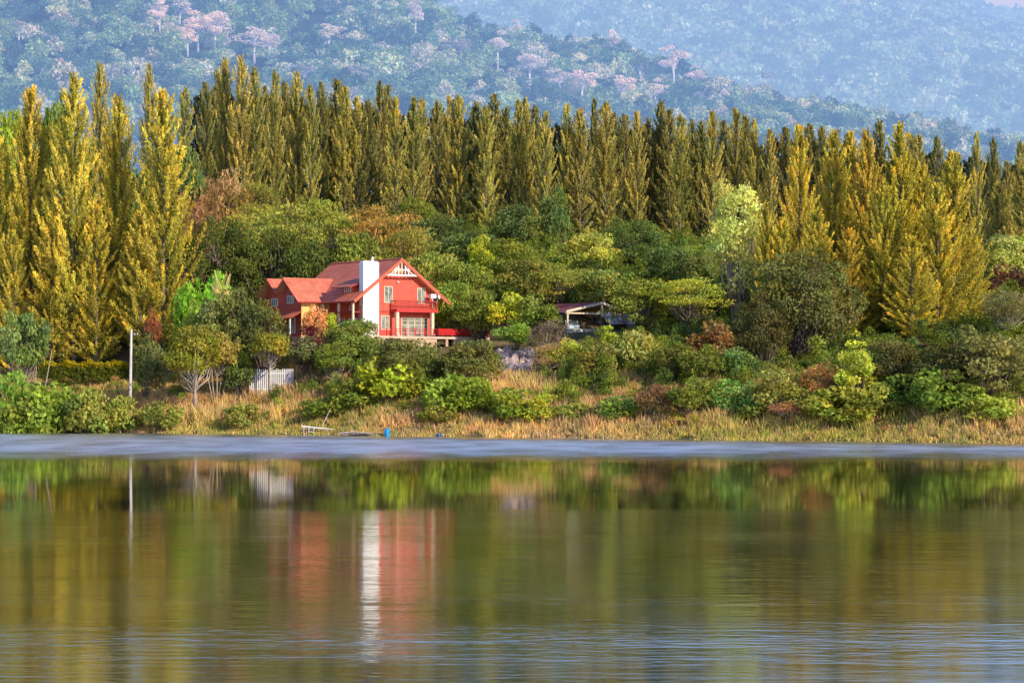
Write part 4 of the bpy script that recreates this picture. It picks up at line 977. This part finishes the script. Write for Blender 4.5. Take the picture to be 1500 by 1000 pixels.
for x in (-1.35, 1.35):
    for y in (-.8, .8):
        mb = MB(); mb.tube([(x, y - .1, .33), (x, y + .1, .33)], .33, 14); wh = mb.build('wheel', TYRE, car)
        mb = MB(); mb.tube([(x, y - .115, .33), (x, y + .115, .33)], .18, 10); mb.build('rim', WHITE, wh)
for y in (-.6, .6):
    mb = MB(); mb.box(2.1, 2.18, y - .16, y + .16, .62, .8); mb.build('headlight', WHITE, car)
def mat_sheets():
    m, nt, out = new_mat('rusty_sheets'); p = N(nt, 'ShaderNodeBsdfPrincipled'); p.inputs['Roughness'].default_value = .6
    tc = N(nt, 'ShaderNodeTexCoord'); sp = N(nt, 'ShaderNodeSeparateXYZ'); nt.links.new(tc.outputs['Object'], sp.inputs[0])
    w = N(nt, 'ShaderNodeTexWhiteNoise'); w.noise_dimensions = '1D'; nt.links.new(math_n(nt, 'FLOOR', math_n(nt, 'MULTIPLY', sp.outputs[0], 3.1)), w.inputs['W'])
    c = ramp(nt, w.outputs['Value'], [(.2, (.38, .32, .34)), (.45, (.6, .52, .50)), (.6, (.42, .16, .12)), (.85, (.26, .09, .10))]); nt.links.new(c, p.inputs['Base Color'])
    nt.links.new(p.outputs[0], out.inputs[0]); return m
LX, LY = X(903, 318), 318; lz = G(LX, LY)
lt = thing('lean_to_shed', 'low shed roofed with striped rusty metal sheets beside the carport', 'shed', (LX, LY, lz), R(12))
zt, zb_ = Z(457, LY) - lz, Z(475, LY) - lz
mb = MB()
nn = 24
for i in range(nn):   # corrugated sheets
    a, b = -1.9 + 3.9 * i / nn, -1.9 + 3.9 * (i + 1) / nn; ra = .035 * (i % 2); rb = .035 * ((i + 1) % 2)
    mb.slab([(a + .7, -1.3, zb_ + ra), (b + .7, -1.3, zb_ + rb), (b - .1, 1.2, zt + rb), (a - .1, 1.2, zt + ra)], .03, (0, 0, 0))
mb.build('roof', mat_sheets(), lt)
for x in (-1.1, 2.5):
    mb = MB(); mb.tube([(x, -1.2, -.4), (x, -1.2, zb_)], .07, 6); mb.build('post', BARK, lt)
for x in (-1.8, 1.7):
    mb = MB(); mb.tube([(x, 1.1, -.4), (x, 1.1, zt)], .07, 6); mb.build('post', BARK, lt)
mb = MB(); mb.box(-1.7, 1.6, 1.0, 1.06, -.3, zt - .15); mb.build('back_wall', mat_simple('old_boards', (.16, .12, .1), .9, .4, 3, planks=(0, .2, .5)), lt)

# ------------------------------------------------------------------ fence, pole, shore things
FY = 301
fx0, fx1 = X(366, FY), X(417, FY); fz = Z(576, FY)
fe = thing('picket_fence', 'tall white picket fence panel with a pale grey end on the bank', 'fence', (fx0, FY, fz))
L_ = fx1 - fx0; fh = Z(539, FY) - fz
mb = MB()
n_ = 19
for i in range(n_):
    x = L_ * i / (n_ - 1); hh = fh * (0.97 + .03 * math.sin(i * 1.9))
    mb.box(x - .065, x + .065, -.03, .01, -1.2, hh - .12); mb.add([(x - .065, -.03, hh - .12), (x + .065, -.03, hh - .12), (x, -.03, hh), (x - .065, .01, hh - .12), (x + .065, .01, hh - .12), (x, .01, hh)], [(0, 1, 2), (3, 5, 4), (0, 2, 5, 3), (1, 4, 5, 2)])
mb.build('picket', WHITE, fe)
mb = MB()
for z in (.5, fh - .7): mb.box(-.1, L_ + .1, .012, .07, z, z + .12)
mb.build('rail', WHITE, fe)
mb = MB(); mb.box(L_ + .12, X(430, FY) - fx0, -.02, .3, -.6, fh - .1); mb.build('end_panel', mat_simple('lilac_grey_board', (.48, .42, .44), .8, .2, 2), fe)
PY = 300; px_ = X(191, PY); pz = G(px_, PY)
ph = Z(482, PY) - pz
po = thing('utility_pole', 'pale concrete utility pole standing on the left bank', 'pole', (px_, PY, pz))
mb = MB(); mb.tube([(-.06, 0, -.5), (.12, 0, ph)], [.2, .13], 8); mb.build('shaft', mat_simple('pale_concrete', (.62, .56, .50), .85, .2, 1, .3, 8), po)
mb = MB(); mb.box(-.12, .95, -.05, .05, ph - .75, ph - .65); mb.tube([(.1, 0, ph - 1.6), (.8, 0, ph - .7)], .025, 5); mb.build('crossarm', BARK, po)
for x in (.5, .85):
    mb = MB(); mb.tube([(x, 0, ph - .65), (x, 0, ph - .5)], .06, 8); mb.build('insulator', WHITE, po)
# jetty frame
def shoreY(px):
    Y = 280.0
    for _ in range(12): Y = float(shore(X(px, Y)))
    return Y
WOOD = mat_simple('weathered_wood', (.50, .42, .36), .85, .4, 3, .5, 12)
jy = shoreY(465) + .3; jx = X(445, jy)
jt = thing('jetty', 'small pale wooden landing frame at the water edge', 'jetty', (jx, jy, 0))
for x in (0, .55, 1.15, 2.6, 3.7):
    for y in (0, .9):
        mb = MB(); mb.tube([(x, y, -.8), (x, y, 1.0 - x * .12)], .055, 6); mb.build('post', WOOD, jt)
mb = MB(); mb.bar((-.3, 0, .98), (3.9, 0, .55), .07, .09); mb.bar((-.3, .9, .98), (3.9, .9, .55), .07, .09); mb.bar((.5, 0, .35), (1.2, 0, .3), .06); mb.build('rail', WHITE, jt)
mb = MB()
for i in range(12): mb.bar((i * .3, -.1, .72 - i * .036), (i * .3, 1.0, .72 - i * .036), .2, .04)
mb.build('deck', WOOD, jt)
sy = shoreY(475) + .8
mb = MB(); mb.tube([(X(470, sy), sy, .6), (X(484, sy), sy + .3, Z(598, sy))], .045, 6); tag(mb.build('leaning_pole', WOOD), 'thin wooden pole leaning beside the landing frame', 'pole')
ry = shoreY(530) - .5; rx = X(530, ry)
rf = thing('bamboo_raft', 'dark bamboo raft moored at the shore below the house', 'raft', (rx, ry, 0.05), R(-6))
mb = MB()
for i in range(12): mb.tube([(-2.4, -.9 + i * .17, .12 + .03 * (i % 3)), (0, -.9 + i * .17, .18), (2.4, -.9 + i * .17, .1)], .08, 6)
mb.build('deck', mat_simple('grey_bamboo', (.24, .20, .22), .8, .5, 3, .5, 10), rf)
mb = MB()
for x in (-1.8, 0, 1.8): mb.bar((x, -1.1, .3), (x, 1.15, .3), .09)
mb.build('crossbar', WOOD, rf)
mb = MB(); mb.bar((-2.4, -1.1, .25), (-.6, -.9, .45), .18, .08); mb.bar((-1.2, -1.1, .42), (1.0, -1.15, .33), .14, .06); mb.build('plank', WOOD, rf)
BLUE = mat_simple('blue_plastic', (.01, .25, .50), .4, .15, 3); DBL = mat_simple('dark_blue_plastic', (.02, .06, .28), .4, .15, 3)
by = shoreY(567) - .3; bx = X(567, by)
dr = thing('plastic_drum', 'bright blue plastic drum standing at the right end of the raft', 'drum', (bx, by, -.05))
mb = MB(); mb.tube([(0, 0, 0), (0, 0, .05), (0, 0, .3), (0, 0, .33), (0, 0, .6), (0, 0, .63), (0, 0, .85)], [.27, .3, .3, .32, .32, .3, .27], 16); mb.build('body', BLUE, dr, True)
mb = MB(); mb.tube([(0, 0, .851), (0, 0, .9)], .24, 16); mb.tube([(.12, 0, .9), (.12, 0, .94)], .05, 8); mb.build('lid', BLUE, dr)
cy = shoreY(643) - .3; cx_ = X(643, cy)
cn = thing('jerrycan', 'small dark blue can lying at the water edge right of the drum', 'can', (cx_, cy, 0), .4)
mb = MB(); mb.tube([(-.3, 0, .15), (-.26, 0, .15), (.22, 0, .17), (.3, 0, .17)], [.12, .17, .17, .06], 12); mb.build('body', DBL, cn, True)
mb = MB(); mb.tube([(.3, 0, .17), (.36, 0, .17)], .05, 8); mb.build('cap', WHITE, cn)

# rocks of the pile below the terrace end
import bmesh
ROCK = mat_simple('pink_grey_rock', (.52, .38, .32), .9, .45, 1.3, .7, 5)
ROCKD = mat_simple('lilac_grey_rock', (.30, .25, .28), .9, .45, 1.3, .7, 5)
rocks = []
for k in range(5):
    bm = bmesh.new(); bmesh.ops.create_icosphere(bm, subdivisions=2, radius=.5)
    for v in bm.verts:
        q = mnoise.noise(v.co * 2.2 + Vector((k * 7, 0, 0))); v.co *= 1 + .45 * q
        v.co.z *= .7; v.co.x *= 1.2
        v.co = Vector([round(c_ * 3.2) / 3.2 * .5 + c_ * .5 for c_ in v.co])
    for mt in (ROCK, ROCKD):
        me = bpy.data.meshes.new('rock'); bm.to_mesh(me); me.materials.append(mt); rocks.append(me)
    bm.free()
r = rs(12); spots = [(px, py) for px in np.arange(733, 782, 7) for py in np.arange(518, 568, 6.5)]
for i, (px, py) in enumerate(spots):
    px += r.uniform(-3, 3) + (py - 518) * .15; py += r.uniform(-2, 2)
    Y = 282.0
    while Y < 312 and HOR - F * (G(X(px, Y), Y) - CAM_H) / Y > py: Y += .5
    o = obj('rock', rocks[(r.randint(5)) * 2 + (1 if py > 535 and r.uniform() < .75 else 0)], loc=(X(px, Y), Y, G(X(px, Y), Y) + .1)); o.rotation_euler = tuple(r.uniform(0, 3, 3)); s = r.uniform(.7, 1.5); o.scale = (s, s, s)
    up_ = py < 537
    tag(o, 'pinkish boulder in the sunlit upper part of the rock pile' if up_ else 'lilac grey boulder in the lower part of the rock pile', 'rock', 'boulders of the sunlit upper rock pile' if up_ else 'boulders of the lower rock pile')

# ------------------------------------------------------------------ light, sky, camera
SUN_AZ, SUN_EL = R(44), R(26)    # to the right of straight behind the camera
sd = Vector((math.sin(SUN_AZ) * math.cos(SUN_EL), -math.cos(SUN_AZ) * math.cos(SUN_EL), math.sin(SUN_EL)))
sl = bpy.data.lights.new('sun', 'SUN'); sl.energy = 5.0; sl.angle = R(.5); sl.color = (1.0, 0.88, 0.70)
so = bpy.data.objects.new('sun', sl); COL.objects.link(so); so.rotation_euler = sd.to_track_quat('Z', 'Y').to_euler()
w = bpy.data.worlds.new('World'); scene.world = w; w.use_nodes = True
nt = w.node_tree; bg = nt.nodes['Background']
sk = nt.nodes.new('ShaderNodeTexSky'); sk.sky_type = 'NISHITA'; sk.sun_disc = False
sk.sun_elevation = SUN_EL; sk.sun_rotation = PI - SUN_AZ
sk.air_density = 1.2; sk.dust_density = 0.4; sk.ozone_density = 2.0
nt.links.new(mul_col(nt, sk.outputs[0], (0.82, 0.96, 1.42)), bg.inputs[0]); bg.inputs[1].default_value = 0.15
cam = bpy.data.cameras.new('camera'); co = bpy.data.objects.new('camera', cam); COL.objects.link(co)
cam.sensor_width = 36; cam.lens = 36 * F / 1500; cam.shift_y = (HOR - 500) / 1500
cam.clip_start = 0.5; cam.clip_end = 20000
co.location = (0, 0, CAM_H); co.rotation_euler = (PI / 2, 0, 0)
scene.camera = co
scene.view_settings.view_transform = 'Standard'; scene.view_settings.look = 'None'; scene.view_settings.exposure = 0
